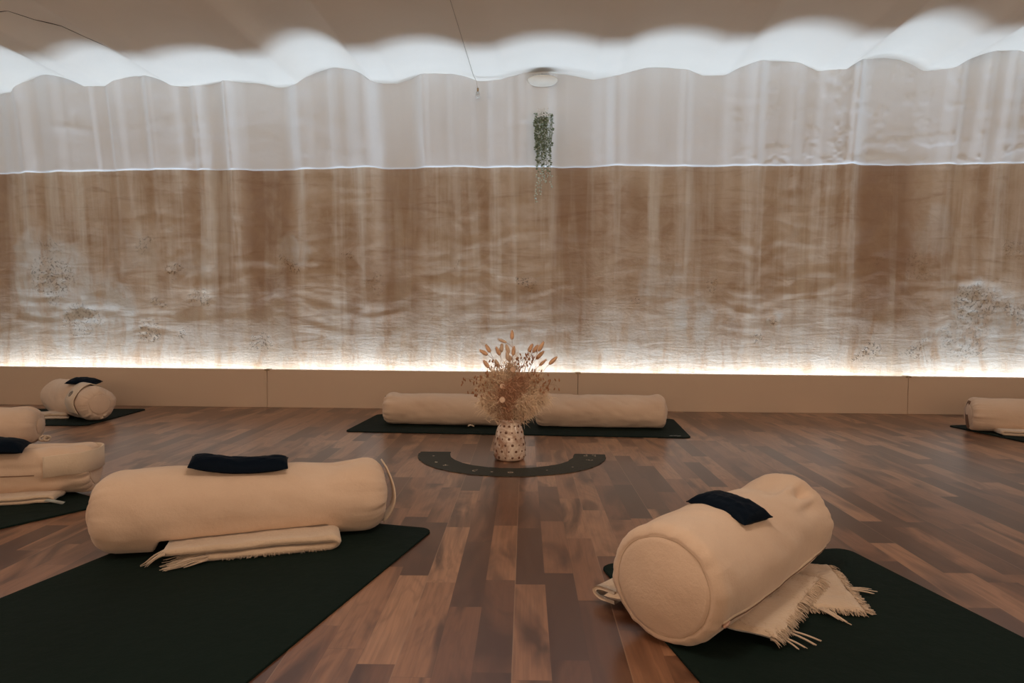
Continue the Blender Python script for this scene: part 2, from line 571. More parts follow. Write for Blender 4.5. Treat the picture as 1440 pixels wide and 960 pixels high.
def grid_mesh(zrows_fn, nrows, extra, name, mat, with_attr):
    X = np.repeat(WX[None, :], nrows, 0)
    Z = zrows_fn(X)
    D = wall_disp(X, Z) + extra(X, Z)
    Yw = WALL_Y - D
    if with_attr:
        pit = np.zeros_like(X); lime_glow = np.zeros_like(X); dark = np.zeros_like(X)
        jx = X + 0.05 * fbm(X * 7, Z * 7, 41, 3); jz = Z + 0.05 * fbm(X * 7, Z * 7, 45, 3)
        for cx, cz_, r, a in PITS:
            pit = np.maximum(pit, a * smooth(r * 1.15, r * 0.5, np.hypot(jx - cx, (jz - cz_) * 1.1)))
        for cx, cz_, r, a in LIME:
            lime_glow = np.maximum(lime_glow, a * smooth(r * 1.1, r * 0.7, np.hypot(jx - cx, jz - cz_)))
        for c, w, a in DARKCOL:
            dark = np.maximum(dark, a * 0.6 * colw(X + 0.02 * fbm(X * 5, Z * 4, 51, 3), c, w * 0.9) * smooth(0.28, 0.75, Z))  # shadow columns above the trough, painted into the plaster colour
        lime_glow = np.clip(lime_glow + 0.85 * smooth(0.85, 0.30, Z) * (1 - 0.6 * dark), 0, 1)  # paler toward the wall foot: LED glow painted into the colour
        Yw = Yw + pit * (0.0012 * smooth(0.05, 0.5, fbm(X * 38, Z * 38, 61, 2)))
        Yw = Yw + 0.002 * np.clip(lime_glow, 0, 1) * smooth(0.3, 0.7, Z)
    me = bpy.data.meshes.new(name)
    nr, nc = X.shape
    co = np.stack([X, Yw, Z], -1).reshape(-1, 3)
    idx = np.arange(nr * nc).reshape(nr, nc)
    f = np.stack([idx[:-1, :-1], idx[:-1, 1:], idx[1:, 1:], idx[1:, :-1]], -1).reshape(-1, 4)
    return co, f, (np.stack([dark, lime_glow, pit], -1).reshape(-1, 3) if with_attr else None), nr, nc


low_n = 185
tt = np.linspace(0, 1, low_n)[:, None]
coL, fL, atL, nrL, ncL = grid_mesh(lambda X: tt * (paint_line(X) + 0.004), low_n, lambda X, Z: 0 * X - 0.004, 'low', None, True)
up_n = 80
tu = np.linspace(0, 1, up_n)[:, None]


def up_extra(X, Z):
    zl = paint_line(X)
    e = 0.0065 + 0.002 * vnoise(X * 9, 0, 71)
    e = e * smooth(-0.001, 0.010, Z - zl + 0.001) + 0.0
    patch = smooth(0.155, 0.145, np.abs(X + 0.03)) * smooth(1.795, 1.80, Z)
    e = e + 0.0018 * patch
    rough = 0.004 * smooth(0.2, 0.8, fbm(X * 12, Z * 16, 73, 3)) * smooth(0.9, 1.6, X)
    return e + rough


coU, fU, atU, nrU, ncU = grid_mesh(lambda X: paint_line(X) + (tu ** 1.3) * (2.30 - paint_line(X)), up_n, up_extra, 'up', None, False)
co = np.concatenate([coL, coU]); nL = len(coL)
bridge = np.stack([np.arange(ncL - 1) + (nrL - 1) * ncL, np.arange(ncL - 1) + 1 + (nrL - 1) * ncL, nL + np.arange(ncL - 1) + 1, nL + np.arange(ncL - 1)], -1)
# solid behind the face
faces = np.concatenate([fL, fU + nL, bridge])
mi = np.concatenate([np.zeros(len(fL)), np.ones(len(fU)), np.ones(len(bridge))]).astype(np.int32)
me = bpy.data.meshes.new('wall_back')
me.vertices.add(len(co)); me.vertices.foreach_set('co', co.astype(np.float32).ravel())
me.loops.add(len(faces) * 4); me.loops.foreach_set('vertex_index', faces.astype(np.int32).ravel())
me.polygons.add(len(faces))
me.polygons.foreach_set('loop_start', (np.arange(len(faces)) * 4).astype(np.int32))
me.update(calc_edges=True)
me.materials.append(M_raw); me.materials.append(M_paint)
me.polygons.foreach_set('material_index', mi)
me.polygons.foreach_set('use_smooth', np.ones(len(faces), dtype=bool))
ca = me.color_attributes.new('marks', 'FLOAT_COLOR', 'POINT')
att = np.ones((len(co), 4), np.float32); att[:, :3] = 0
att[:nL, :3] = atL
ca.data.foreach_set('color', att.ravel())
me.validate()
wall_back = link(bpy.data.objects.new('wall_back', me)); tag(wall_back, kind='structure')

for nm, (x0, x1, y0, y1) in {'wall_left': (-RX - .1, -RX, -3.5, WALL_Y + .2), 'wall_right': (RX, RX + .1, -3.5, WALL_Y + .2), 'wall_rear': (-RX, RX, -3.6, -3.5)}.items():
    b = MB(); b.box(x0, x1, y0, y1, 0, 2.3)
    tag(b.build(nm, M_white, shade=False), kind='structure')

# low boxing in front of the wall: boards of about two metres, with the light trough behind
seams = [-3.77, -1.79, 0.197, 2.21, 4.2]
edges = [-RX] + seams + [RX]
for i in range(len(edges) - 1):
    x0, x1 = edges[i] + 0.0012, edges[i + 1] - 0.0012
    ht = 0.239
    b = MB()
    b.box(x0, x1, PANEL_Y, PANEL_Y + 0.040, 0.0, ht - 0.0035 * (x0 + .2))
    o = b.build('baseboard_back', M_panel, shade=False)
    bv = o.modifiers.new('bevel', 'BEVEL'); bv.width = 0.0018; bv.segments = 2
    # slightly leaning top line as in the room
    for v in o.data.vertices:
        if v.co.z > 0.1: v.co.z = 0.2385 - 0.0032 * (v.co.x + 0.2)
    tag(o, kind='structure')
    if 0 < i:
        c = MB(); xx = edges[i]
        zt = 0.2385 - 0.0032 * (xx + 0.2)
        c.box(xx - 0.016, xx + 0.016, PANEL_Y - 0.0035, PANEL_Y + 0.0435, zt, zt + 0.0025)
        c.box(xx - 0.016, xx - 0.005, PANEL_Y - 0.0035, PANEL_Y, zt - 0.007, zt)
        c.box(xx + 0.005, xx + 0.016, PANEL_Y - 0.0035, PANEL_Y, zt - 0.007, zt)
        c.box(xx - 0.03, xx + 0.03, PANEL_Y + 0.0405, PANEL_Y + 0.045, 0.004, zt - 0.004)  # unseen batten, added to stop LED light leaking through the seam
        c.build('clip', M_brass, o, shade=False)
b = MB(); b.box(-RX, RX, 4.360, 4.392, 0.0, LED_Z - 0.004)
tag(b.build('trim_1', M_led, shade=False), kind='structure')

# ------------------------------------------------------------------ soft goods builders


def inside_quad(px, py, quad, soft):
    """1 well inside the convex quad (counter clockwise), 0 outside"""
    d = np.full(np.shape(px), 1e9)
    for i in range(len(quad)):
        ax, ay = quad[i]; bx, by = quad[(i + 1) % len(quad)]
        L = math.hypot(bx - ax, by - ay)
        dist = ((bx - ax) * (py - ay) - (by - ay) * (px - ax)) / L
        d = np.minimum(d, dist)
    return smooth(-soft, soft * 0.2, d)


def bolster(label, cx, cy, ang, L, r, seed, base=0.006, raised=None, dents=(), bulge=(0.018, 0.018), rc=0.03, puck=(0.5, 0.5), group=None, taper=None, tilt=0.0, wrinkle=1.0):
    root = empty('bolster', (cx, cy, 0), ang)
    tag(root, label, 'bolster', group)
    prof = []
    rd = r - rc
    for k in range(15):
        t = 0.02 + k / 14 * 0.965
        prof.append((-L / 2 - bulge[0] * (1 - t ** 2.2), rd * t, 'd'))
    prof.append((-L / 2 + 0.0022, rd, 's'))
    for k in range(1, 9):
        a = pi / 2 * k / 8
        prof.append((-L / 2 + rc * (1 - cos(a)) * 1.25, rd + rc * sin(a), 'c'))
    xb = L / 2 - rc * 1.25
    nb = 90
    for k in range(1, nb):
        prof.append((-xb + 2 * xb * k / nb, r, 'b'))
    for k in range(8, 0, -1):
        a = pi / 2 * k / 8
        prof.append((L / 2 - rc * (1 - cos(a)) * 1.25, rd + rc * sin(a), 'c'))
    prof.append((L / 2 - 0.0022, rd, 's'))
    for k in range(14, -1, -1):
        t = 0.02 + k / 14 * 0.965
        prof.append((L / 2 + bulge[1] * (1 - t ** 2.2), rd * t, 'd'))
    NT_ = 128
    th = np.arange(NT_) * 2 * pi / NT_
    P = np.array([(p[0], p[1]) for p in prof])
    X = np.repeat(P[:, :1], NT_, 1); R = np.repeat(P[:, 1:2], NT_, 1); TH = np.repeat(th[None, :], len(P), 0)
    kind = np.array([p[2] for p in prof])
    edgeL = np.exp(-np.abs(X + L / 2) / 0.035); edgeR = np.exp(-np.abs(X - L / 2) / 0.035)
    isbody = np.isin(kind, ['c', 'b', 's'])[:, None]
    cyc = lambda k, s: vnoise(np.cos(TH) * k, np.sin(TH) * k, s)
    pk = (puck[0] * edgeL * (cyc(5.5, seed) + .6 * cyc(11, seed + 1)) + puck[1] * edgeR * (cyc(5.5, seed + 2) + .6 * cyc(11, seed + 3)))
    R = R + isbody * pk * 0.0045 * np.where(kind == 's', 0.35, 1.0)[:, None]
    R = R + isbody * wrinkle * (0.0035 * vnoise(X * 7 + seed, TH * 1.4, seed + 4) * np.sin(TH / 2) ** 0 + 0.0016 * vnoise(X * 20 + 3 * np.sin(TH), np.cos(TH) * 3 + X * 8, seed + 5))
    X = X + (~isbody) * 0.0022 * vnoise(R * np.cos(TH) * 20, R * np.sin(TH) * 20, seed + 6) * np.sign(X)
    if taper is not None:
        R = R * np.interp(X / L, taper[0], taper[1])
    Yl = R * np.sin(TH) * 1.03
    Zl = R * np.cos(TH)
    for (dx, dth, wx, wth, dep) in dents:   # dents: position along x, angle, widths, depth inwards
        dd = (TH - dth + pi) % (2 * pi) - pi
        g = np.exp(-((X - dx) / wx) ** 2 - (dd / wth) ** 2) * dep * np.clip(R / r, 0, 1)
        Yl = Yl - g * np.sin(TH); Zl = Zl - g * np.cos(TH)
    Zl = Zl + r * 0.975 + tilt * X
    # settle on what carries it
    ca_, sa_ = cos(ang), sin(ang)
    GX = cx + X * ca_ - Yl * sa_; GY = cy + X * sa_ + Yl * ca_
    sup = np.full(X.shape, base)
    if raised is not None:
        for quad, h in raised:
            sup = np.maximum(sup, base + (h - base) * inside_quad(GX, GY, quad, 0.02))
    k = 0.010
    d = Zl - sup
    sq = sup + 0.5 * (d + np.sqrt(d * d + k * k))     # smooth max
    bulge_out = np.clip((sup + 0.035 - Zl) / 0.05, 0, 1)
    Yl = Yl * (1 + 0.05 * bulge_out)
    Zl = np.maximum(sq - 0.0015 * np.exp(-d * d / 1e-4), sup)
    nr = len(P)
    verts = np.stack([X, Yl, Zl], -1).reshape(-1, 3)
    idx = np.arange(nr * NT_).reshape(nr, NT_)
    nxt = np.roll(idx, -1, 1)
    f = np.stack([idx[:-1], nxt[:-1], nxt[1:], idx[1:]], -1).reshape(-1, 4)
    mi_ = np.zeros(len(f))
    body_seams = np.stack([X, Yl, Zl], -1)
    fl = [tuple(a) for a in f] + [tuple(idx[0][::-1]), tuple(idx[-1])]
    # drop the degenerate rings at the very centres
    body = mesh_obj('cover', verts, fl, M_bolster, root)
    iS = [i for i in range(nr) if kind[i] == 's']
    for s_, i in enumerate(iS):
        ring = body_seams[i]
        off = -0.0005 if s_ == 0 else 0.0005
        b = MB()
        pts = [(p[0] + off, p[1] * 1.004, max(p[2], 0.009)) for p in ring[::2]] + [(ring[0][0] + off, ring[0][1] * 1.004, ring[0][2])]
        b.tube(pts, 0.0005, 5)
        b.build('seam', M_seam_soft, root)

    def surf(x, theta):
        """point on the cover for a length and an angle"""
        i = int(np.argmin(np.abs(P[24:24 + nb - 1, 0] - x))) + 24 if abs(x) < xb else (22 if x < 0 else nr - 23)
        j = (theta % (2 * pi)) / (2 * pi) * NT_
        j0 = int(j) % NT_; fr = j - int(j)
        p = body_seams[i, j0] * (1 - fr) + body_seams[i, (j0 + 1) % NT_] * fr
        return Vector(p), Vector((0, sin(theta), cos(theta)))
    return root, surf


M_seam_soft = plain('seam_shadow', (0.50, 0.36, 0.25), 0.95)


def end_handle(root, L, r, side, width=0.03, out=0.045, z0=0.15, z1=1.85, yoff=0.0, mat=None, thick=0.004):
    """carrying strap sewn top and bottom over the end disc, bowing away from it"""
    b = MB()
    pts = []
    for k in range(15):
        t = k / 14
        z = r * (z1 + (z0 - z1) * t)
        x = side * (L / 2 - 0.004 + out * sin(pi * t) ** 0.8 * (0.75 + 0.4 * t))
        pts.append((x, yoff * sin(pi * t) + 0.003 * sin(7 * t), z))
    b.ribbon(pts, Vector((0, width, 0)), thick)
    return b.build('handle', mat or M_strap, root)


def mat_slab(label, cx, cy, ang, L, W, th=0.0052, rad=0.035, name='yoga_mat', curl=0.0, group='dark green yoga mats'):
    b = MB()
    out = []
    for qx, qy, a0 in ((1, 1, 0), (-1, 1, 90), (-1, -1, 180), (1, -1, 270)):
        for k in range(7):
            a = radians(a0 + 15 * k)
            out.append((qx * (L / 2 - rad) + rad * cos(a), qy * (W / 2 - rad) + rad * sin(a)))
    n = len(out)
    rings = [(1.0, 0.0), (1.0, th * 0.75), (0.9985, th), (0.9, th)]
    vs = []
    for s, z in rings:
        for x, y in out:
            sx = x - math.copysign((1 - s) * 1.0, x) if s < 1 and s > 0.99 else x * (1 if s == 1 else s)
            sy = y - math.copysign((1 - s) * 1.0, y) if s < 1 and s > 0.99 else y * (1 if s == 1 else s)
            vs.append((sx, sy, z))
    fs = []
    for i in range(len(rings) - 1):
        for k in range(n):
            fs.append((i * n + k, i * n + (k + 1) % n, (i + 1) * n + (k + 1) % n, (i + 1) * n + k))
    fs.append(tuple(range(3 * n, 4 * n)))
    fs.append(tuple(range(n))[::-1])
    b.add(vs, fs)
    o = b.build(name, M_mat, shade=False)
    o.location = (cx, cy, 0.0004)
    o.rotation_euler = (0, 0, ang)
    return tag(o, label, 'yoga mat', None)


def frond(b, p, d, length, rad, droop=0.6, n=6, zmin=0.008, mi=0):
    p = Vector(p); d = Vector(d).normalized()
    pts, rs = [], []
    for k in range(n):
        t = k / (n - 1)
        q = p + d * (length * t) + Vector((0, 0, -droop * length * t * t))
        q.z = max(q.z, zmin + rad)
        pts.append(q); rs.append(rad * (1 - 0.75 * t) + 0.00015)
    b.tube(pts, rs, 4, mi)


def hairpin_blanket(label, cx, cy, ang, x_top, x_bot, x_fold, y0, y1, z0, th, gap, seed, side=1, fringe=True, zlift=0.0):
    """blanket folded once: fold at x_fold, open ends at x_top (upper) and x_bot (lower); swept across y"""
    root = empty('folded_blanket', (cx, cy, 0), ang)
    zl, zu = z0 + th / 2, z0 + th * 1.5 + gap
    path = []
    n = 26
    for k in range(n):
        t = k / (n - 1)
        path.append((x_bot + (x_fold - side * (zu - zl) / 2 - x_bot) * t, zl + 0.0 * t))
    for k in range(1, 10):
        a = -pi / 2 + pi * k / 10
        path.append((x_fold - side * (zu - zl) / 2 + side * cos(a) * ((zu - zl) / 2 + th / 2), (zl + zu) / 2 + sin(a) * (zu - zl) / 2))
    for k in range(n):
        t = k / (n - 1)
        path.append((x_fold - side * (zu - zl) / 2 + (x_top - (x_fold - side * (zu - zl) / 2)) * t, zu))
    m = len(path)
    # closed outline
    out = []
    nor = []
    for i in range(m):
        a = path[max(i - 1, 0)]; c = path[min(i + 1, m - 1)]
        tx, tz = c[0] - a[0], c[1] - a[1]
        l = math.hypot(tx, tz) or 1
        nor.append((-tz / l, tx / l))
    for i in range(m): out.append((path[i][0] + nor[i][0] * th * .48, path[i][1] + nor[i][1] * th * .48))
    for i in range(m - 1, -1, -1): out.append((path[i][0] - nor[i][0] * th * .48, path[i][1] - nor[i][1] * th * .48))
    ns = 34
    vs = []
    q = len(out)
    pc = path + path[::-1]
    for j in range(ns):
        t = j / (ns - 1)
        y = y0 + (y1 - y0) * t
        e = min(t, 1 - t) * (y1 - y0)
        s = 1.0 if abs(e) > th * .5 else sqrt(max(0.04, 1 - (1 - abs(e) / (th * .5)) ** 2))
        for (x, z), (px, pz) in zip(out, pc):
            xx = px + (x - px) * s; zz = pz + (z - pz) * s
            nz = 0.0016 * float(vnoise(xx * 26, y * 26, seed)) + 0.0008 * float(vnoise(xx * 90, zz * 400, seed + 1))
            yy = y + 0.004 * float(vnoise(xx * 9, zz * 60, seed + 2)) + 0.0025 * float(vnoise(xx * 45, zz * 30, seed + 3))
            vs.append((xx, yy, max(z0, zz + nz)))
    fs = []
    for j in range(ns - 1):
        for k in range(q):
            fs.append((j * q + k, j * q + (k + 1) % q, (j + 1) * q + (k + 1) % q, (j + 1) * q + k))
    for j, rev in ((0, False), (ns - 1, True)):
        for k in range(m - 1):
            quad = (j * q + k, j * q + k + 1, j * q + q - 2 - k, j * q + q - 1 - k)
            fs.append(quad[::-1] if not rev else quad)
    mesh_obj('cloth', vs, fs, M_blanket, root)
    tag(root, label, 'blanket')
    R = random.Random(seed)
    return root, zl, zu, R


def eye_pillow(label, loc, ang, L, W, T, bend_y=0.0, bend_x=0.0, seed=1, roll=0.0, pitch=0.0, cover=True):
    root = empty('eye_pillow', loc, ang)
    root.rotation_euler = (roll, pitch, ang)
    nu, nv = 40, 24
    vs, fs = [], []
    for sgn in (1, -1):
        for i in range(nu + 1):
            for j in range(nv + 1):
                u = -1 + 2 * i / nu; v = -1 + 2 * j / nv
                e = (max(0, 1 - abs(u) ** 5) ** 0.5) * (max(0, 1 - abs(v) ** 3.2) ** 0.6)
                pinch = 1 - 0.05 * (1 - abs(u)) * 0 - 0.04 * abs(v) ** 2 * (1 - abs(u) ** 4) * 0.5
                x = u * L / 2 * (1 - 0.05 * (1 - v * v) * abs(u) ** 3 * 0.5)
                y = v * W / 2 * pinch
                n = float(vnoise(u * 4, v * 3, seed)) * 0.10 + float(vnoise(u * 10, v * 5, seed + 1)) * 0.06
                z = sgn * T / 2 * e * (1 + n)
                if sgn < 0: z *= 0.8
                z -= bend_y * y * y + bend_x * x * x
                vs.append((x, y, z + T * 0.22))
    N = (nu + 1) * (nv + 1)
    for s in (0, 1):
        for i in range(nu):
            for j in range(nv):
                a = s * N + i * (nv + 1) + j
                quad = (a, a + nv + 1, a + nv + 2, a + 1)
                fs.append(quad if s == 0 else quad[::-1])
    me_ = mesh_obj('cover', vs, fs, M_pillow, root)
    b = MB()
    rim = []
    for i in range(nu + 1): rim.append(vs[i * (nv + 1)])
    for j in range(1, nv + 1): rim.append(vs[nu * (nv + 1) + j])
    for i in range(nu - 1, -1, -1): rim.append(vs[i * (nv + 1) + nv])
    for j in range(nv - 1, -1, -1): rim.append(vs[j])
    b.tube(rim, 0.0011, 5, cap=False)
    b.build('seam', M_pillow, root)
    tag(root, label, 'eye pillow')
    return root


# ------------------------------------------------------------------ mats
def mat_from(P, u, L, W, label):
    """P far right corner, u long direction away from the ring centre, v = across"""
    pass


a = atan2(0.978, 0.209)
mat_slab('large dark green mat in the left foreground under the bolster with the long navy pillow', -0.312 - 0.349 * 0.978 - 0.915 * 0.209, 1.865 + 0.349 * 0.209 - 0.915 * 0.978, a, 1.83, 0.70)
a = atan2(-0.972, 0.236)
mat_slab('large dark green mat in the right foreground under the bolster with the zip', 0.770 - 0.33 * 0.972 + 0.915 * 0.236, 1.775 - 0.33 * 0.236 - 0.915 * 0.972, a, 1.83, 0.66)
bm = mat_slab('dark green mat laid lengthwise along the wall under two bolsters behind the vase', -0.148, 3.678, radians(-2.0), 1.735, 0.60)
for k, (px, py) in enumerate(((0.775, -0.262), (0.795, -0.258), (0.812, -0.266))):
    b = MB(); b.ellipsoid((px, py, 0.0052), (1, .3, 0), 0.011, lambda t: 0.004 * sqrt(max(0, 1 - t * t)), 8, 6)
    for i, v in enumerate(b.v): b.v[i] = (v[0], v[1], 0.0052 + (v[2] - 0.0052) * 0.12)
    b.build('logo', M_logo, bm)
mat_slab('dark green mat at the left edge under the bolster with the wide sewn strap', -1.36 - 0.915 * 0.495 - 0.87 * 0.325, 2.06 - 0.915 * 0.87 + 0.495 * 0.325, atan2(0.87, 0.495), 1.83, 0.65)
mat_slab('dark green mat in the far left corner by the beige boxing', -2.465 - 0.915, 3.745, radians(4), 1.83, 0.63)
mat_slab('dark green mat at the far right edge under a bolster', 3.143, 3.695, radians(11), 1.83, 0.62)

# ------------------------------------------------------------------ foreground left set
A1 = atan2(0.262, 0.657)
LB = (-0.788, 1.752)
c1, s1 = cos(A1), sin(A1)
loc2w = lambda x, y: (LB[0] + x * c1 - y * s1, LB[1] + x * s1 + y * c1)
q1 = [loc2w(-.20, -.175), loc2w(.20, -.165), loc2w(.20, .05), loc2w(-.20, .05)]
root, surf = bolster('large cream bolster in the left foreground with a long navy pillow on top', LB[0], LB[1], A1, 0.715, 0.1035, 3,
                     raised=[(q1, 0.0455)], dents=[(0.19, -0.35, 0.06, 0.7, 0.012), (0.24, -0.1, 0.05, 0.5, 0.006), (0.33, 0.1, 0.03, 0.5, -0.004)],
                     bulge=(0.012, 0.006), rc=0.055, puck=(0.5, 1.0), taper=([-0.5, -0.3, 0.1, 0.3, 0.5], [1.0, 1.04, .97, 0.94, 0.99]))
end_handle(root, 0.715, 0.1015, 1, 0.026, 0.030, 0.22, 1.86, -0.02)
bl, zl, zu, R = hairpin_blanket('folded sand blanket with fringe under the left foreground bolster', LB[0], LB[1], A1 - 0.03, -0.175, -0.085, 0.215, -0.164, -0.02, 0.0066, 0.0170, 0.0040, 5)
b = MB()
for k in range(46):
    y = R.uniform(-0.165, -0.10)
    frond(b, (-0.08 + R.uniform(0, .004), y, R.uniform(0.010, 0.021)), (-1, -0.25 - 0.5 * (-.10 - y) / .065 * R.random(), 0.05), R.uniform(0.045, 0.11), R.uniform(0.0012, 0.003), 0.12)
for k in range(16):
    y = R.uniform(-0.17, -0.12)
    frond(b, (-0.17, y, zu + R.uniform(-.005, .004)), (-1, -0.15, -0.1), R.uniform(0.03, 0.06), R.uniform(0.0015, 0.003), 0.5)
for k in range(60):
    x = R.uniform(-0.05, 0.21)
    frond(b, (x, -0.163, 0.009 + R.uniform(0, .006)), (R.uniform(-.5, .5), -1, -0.2), R.uniform(0.003, 0.010), 0.0007, 0.8, 4)
b.build('fringe', M_blanket, bl)
eye_pillow('long navy eye pillow on the left foreground bolster', (-0.797, 1.727, 0.2005), A1 - 0.02, 0.238, 0.085, 0.036, 4.0, -0.9, 3, pitch=0.075, roll=0.14)

# ------------------------------------------------------------------ foreground right set
A2 = radians(50)
RB = (0.402, 1.455)
qr1 = [(0.12, 1.38), (0.41, 1.212), (0.60, 1.50), (0.33, 1.62)]
qr2 = [(0.15, 1.42), (0.635, 1.365), (0.665, 1.62), (0.35, 1.65)]
root, surf = bolster('large cream bolster in the right foreground with its round end to the camera', RB[0], RB[1], A2, 0.595, 0.1115, 9,
                     raised=[(qr1, 0.036), (qr2, 0.022)], dents=[(0.17, 0.10, 0.045, 0.40, 0.024), (0.215, -0.60, 0.030, 0.16, 0.020), (0.18, -0.40, 0.06, 0.09, -0.010), (0.20, -0.80, 0.05, 0.07, -0.007), (0.19, -0.95, 0.05, 0.13, 0.008), (0.12, -0.25, 0.05, 0.12, 0.007), (0.255, 0.0, 0.03, 0.6, -0.010), (0.25, 0.9, 0.05, 0.5, -0.004)],
                     bulge=(0.016, 0.010), rc=0.022, puck=(0.6, 1.0), taper=([-0.5, -0.1, 0.25, 0.5], [1.0, 1.01, 0.95, 0.93]))
zp = MB(); zd = MB()
pts = [surf(-0.278 + 0.545 * t, radians(-113 - 5 * sin(pi * t) - 2 * t)) for t in [k / 30 for k in range(31)]]
zd.tube([p + n * 0.0008 for p, n in pts], 0.0021, 6)
zd.build('zip', M_seam, root)
zp.tube([p + n * 0.001 + Vector((0, 0, 0.0045)) for p, n in pts], 0.0032, 8)
zp.build('zip_flap', M_strap, root)
p, n = pts[0]
b = MB(); b.ellipsoid(p + n * 0.004 + Vector((0.010, 0, 0.0)), (1, 0, .1), 0.013, 0.0045, 10, 8)
b.build('zip_pull', plain('rose_metal_pull', (0.55, 0.34, 0.26), 0.4, Metallic=0.3), root)


def slab_quad(b, q, z0, th, seed, nu=46, nv=40):
    """soft cloth layer over a quad of ground corners"""
    top, bot = [], []
    for i in range(nu + 1):
        for j in range(nv + 1):
            s, t = i / nu, j / nv
            x = (q[0][0] * (1 - s) + q[1][0] * s) * (1 - t) + (q[3][0] * (1 - s) + q[2][0] * s) * t
            y = (q[0][1] * (1 - s) + q[1][1] * s) * (1 - t) + (q[3][1] * (1 - s) + q[2][1] * s) * t
            w = 0.004
            x += w * float(vnoise(s * 14, t * 14, seed)); y += w * float(vnoise(s * 14, t * 14, seed + 1))
            e = min(1.0, min(s, 1 - s) * nu / 2.0, min(t, 1 - t) * nv / 2.0)
            e = sqrt(max(0.0, 1 - (1 - e) ** 2))
            nz = 0.0022 * float(vnoise(x * 28, y * 28, seed + 2)) + 0.0010 * float(vnoise(x * 120, y * 120, seed + 3))
            top.append((x, y, z0 + th * 0.5 + (th * 0.5 + nz) * e)); bot.append((x, y, z0 + th * 0.5 * (1 - e)))
    N = len(top)
    fs = []
    for i in range(nu):
        for j in range(nv):
            a_ = i * (nv + 1) + j
            fs.append((a_, a_ + nv + 1, a_ + nv + 2, a_ + 1)); fs.append((N + a_, N + a_ + 1, N + a_ + nv + 2, N + a_ + nv + 1))
    b.add(top + bot, fs)


bl = empty('folded_blanket', (0.40, 1.42, 0)); tag(bl, 'fuzzy sand blanket with fringe under the right foreground bolster', 'blanket')
off = Vector((-0.40, -1.42, 0))
b = MB()
slab_quad(b, [(x - .40, y - 1.42) for x, y in qr2], 0.0062, 0.013, 15)
slab_quad(b, [(x - .40, y - 1.42) for x, y in qr1], 0.0195, 0.015, 18)
# rolled fold on the floor side
fa, fb = Vector((0.118, 1.395, 0)), Vector((0.30, 1.60, 0))
ax_ = (fb - fa).normalized(); nn_ = Vector((-ax_.y, ax_.x, 0))
for (w0, w1, z0_, z1_) in ((0.0, 0.022, 0.0, 0.0),):
    prof_pts = []
    for k in range(19):
        aa = radians(-80 + 160 * k / 18)
        prof_pts.append((cos(aa) * 0.026, 0.0265 + sin(aa) * 0.0145))
    outl = [(x, z) for x, z in prof_pts] + [(x * 0.62, 0.0265 + (z - 0.0265) * 0.45) for x, z in prof_pts[::-1]]
    outl = [(-0.03, 0.012)] + outl[:19] + [(-0.03, 0.041)] + [(-0.03, 0.033)] + outl[19:] + [(-0.03, 0.020)]
    q = len(outl)
    vs = []
    for j in range(16):
        c_ = fa + (fb - fa) * (j / 15)
        for x, z in outl:
            p_ = c_ + nn_ * x + off
            vs.append((p_.x, p_.y, z + 0.0012 * float(vnoise(j * .6, x * 60, 4))))
    fs = [(j * q + k, j * q + (k + 1) % q, (j + 1) * q + (k + 1) % q, (j + 1) * q + k) for j in range(15) for k in range(q)]
    for k in range(q // 2 - 1):
        fs.append((k, k + 1, q - 2 - k, q - 1 - k))
        fs.append(tuple(15 * q + i for i in (k, k + 1, q - 2 - k, q - 1 - k))[::-1])
    b.add(vs, fs)
b.build('cloth', M_blanket, bl)
R = random.Random(31)
b = MB()


def fringe_edge(b, p0, p1, z, outd, n, l0, l1, rad=0.0011):
    for k in range(n):
        t = R.random()
        p = Vector((p0[0] + (p1[0] - p0[0]) * t, p0[1] + (p1[1] - p0[1]) * t, z + R.uniform(-.005, .004))) + off
        d = Vector((outd[0] + R.uniform(-.35, .35), outd[1] + R.uniform(-.35, .35), R.uniform(-.1, .25)))
        frond(b, p, d, R.uniform(l0, l1), rad * R.uniform(.7, 1.4), 0.5, 5)


fringe_edge(b, (0.40, 1.215), (0.598, 1.498), 0.027, (.82, -.57), 420, 0.008, 0.024)
fringe_edge(b, (0.635, 1.368), (0.664, 1.618), 0.013, (.98, -.1), 300, 0.008, 0.024)
fringe_edge(b, (0.50, 1.38), (0.635, 1.366), 0.013, (.1, -1), 120, 0.006, 0.014)
# surface fuzz
for k in range(900):
    s, t = R.random(), R.random()
    x = (qr1[0][0] * (1 - s) + qr1[1][0] * s) * (1 - t) + (qr1[3][0] * (1 - s) + qr1[2][0] * s) * t
    y = (qr1[0][1] * (1 - s) + qr1[1][1] * s) * (1 - t) + (qr1[3][1] * (1 - s) + qr1[2][1] * s) * t
    if s > 0.45: frond(b, Vector((x, y, 0.033)) + off, (R.uniform(-1, 1), R.uniform(-1, 1), .8), R.uniform(.004, .009), .0005, .5, 4)
for (px, py, dx, dy, ln) in ((0.655, 1.475, 1, .1, .055), (0.652, 1.47, 1, -.1, .045), (0.655, 1.48, 1, .25, .05), (0.55, 1.372, .55, -.85, .065), (0.545, 1.37, .62, -.8, .05), (0.555, 1.375, .5, -.9, .055), (0.45, 1.262, .7, -.7, .05), (0.455, 1.27, .9, -.5, .052), (0.43, 1.238, .5, -.85, .035), (0.435, 1.24, .75, -.75, .042)):
    for k in range(4):
        frond(b, Vector((px, py, 0.016)) + off, (dx + R.uniform(-.06, .06), dy + R.uniform(-.06, .06), 0), ln * R.uniform(.85, 1.05), 0.0019, 0.12, 7)
b.build('fringe', M_blanket, bl)
eye_pillow('folded navy eye pillow on the right foreground bolster', (0.371, 1.392, 0.2080), atan2(-0.72, 0.62), 0.138, 0.096, 0.036, 0.2, 1.7, 8, roll=-0.02, pitch=0.11)

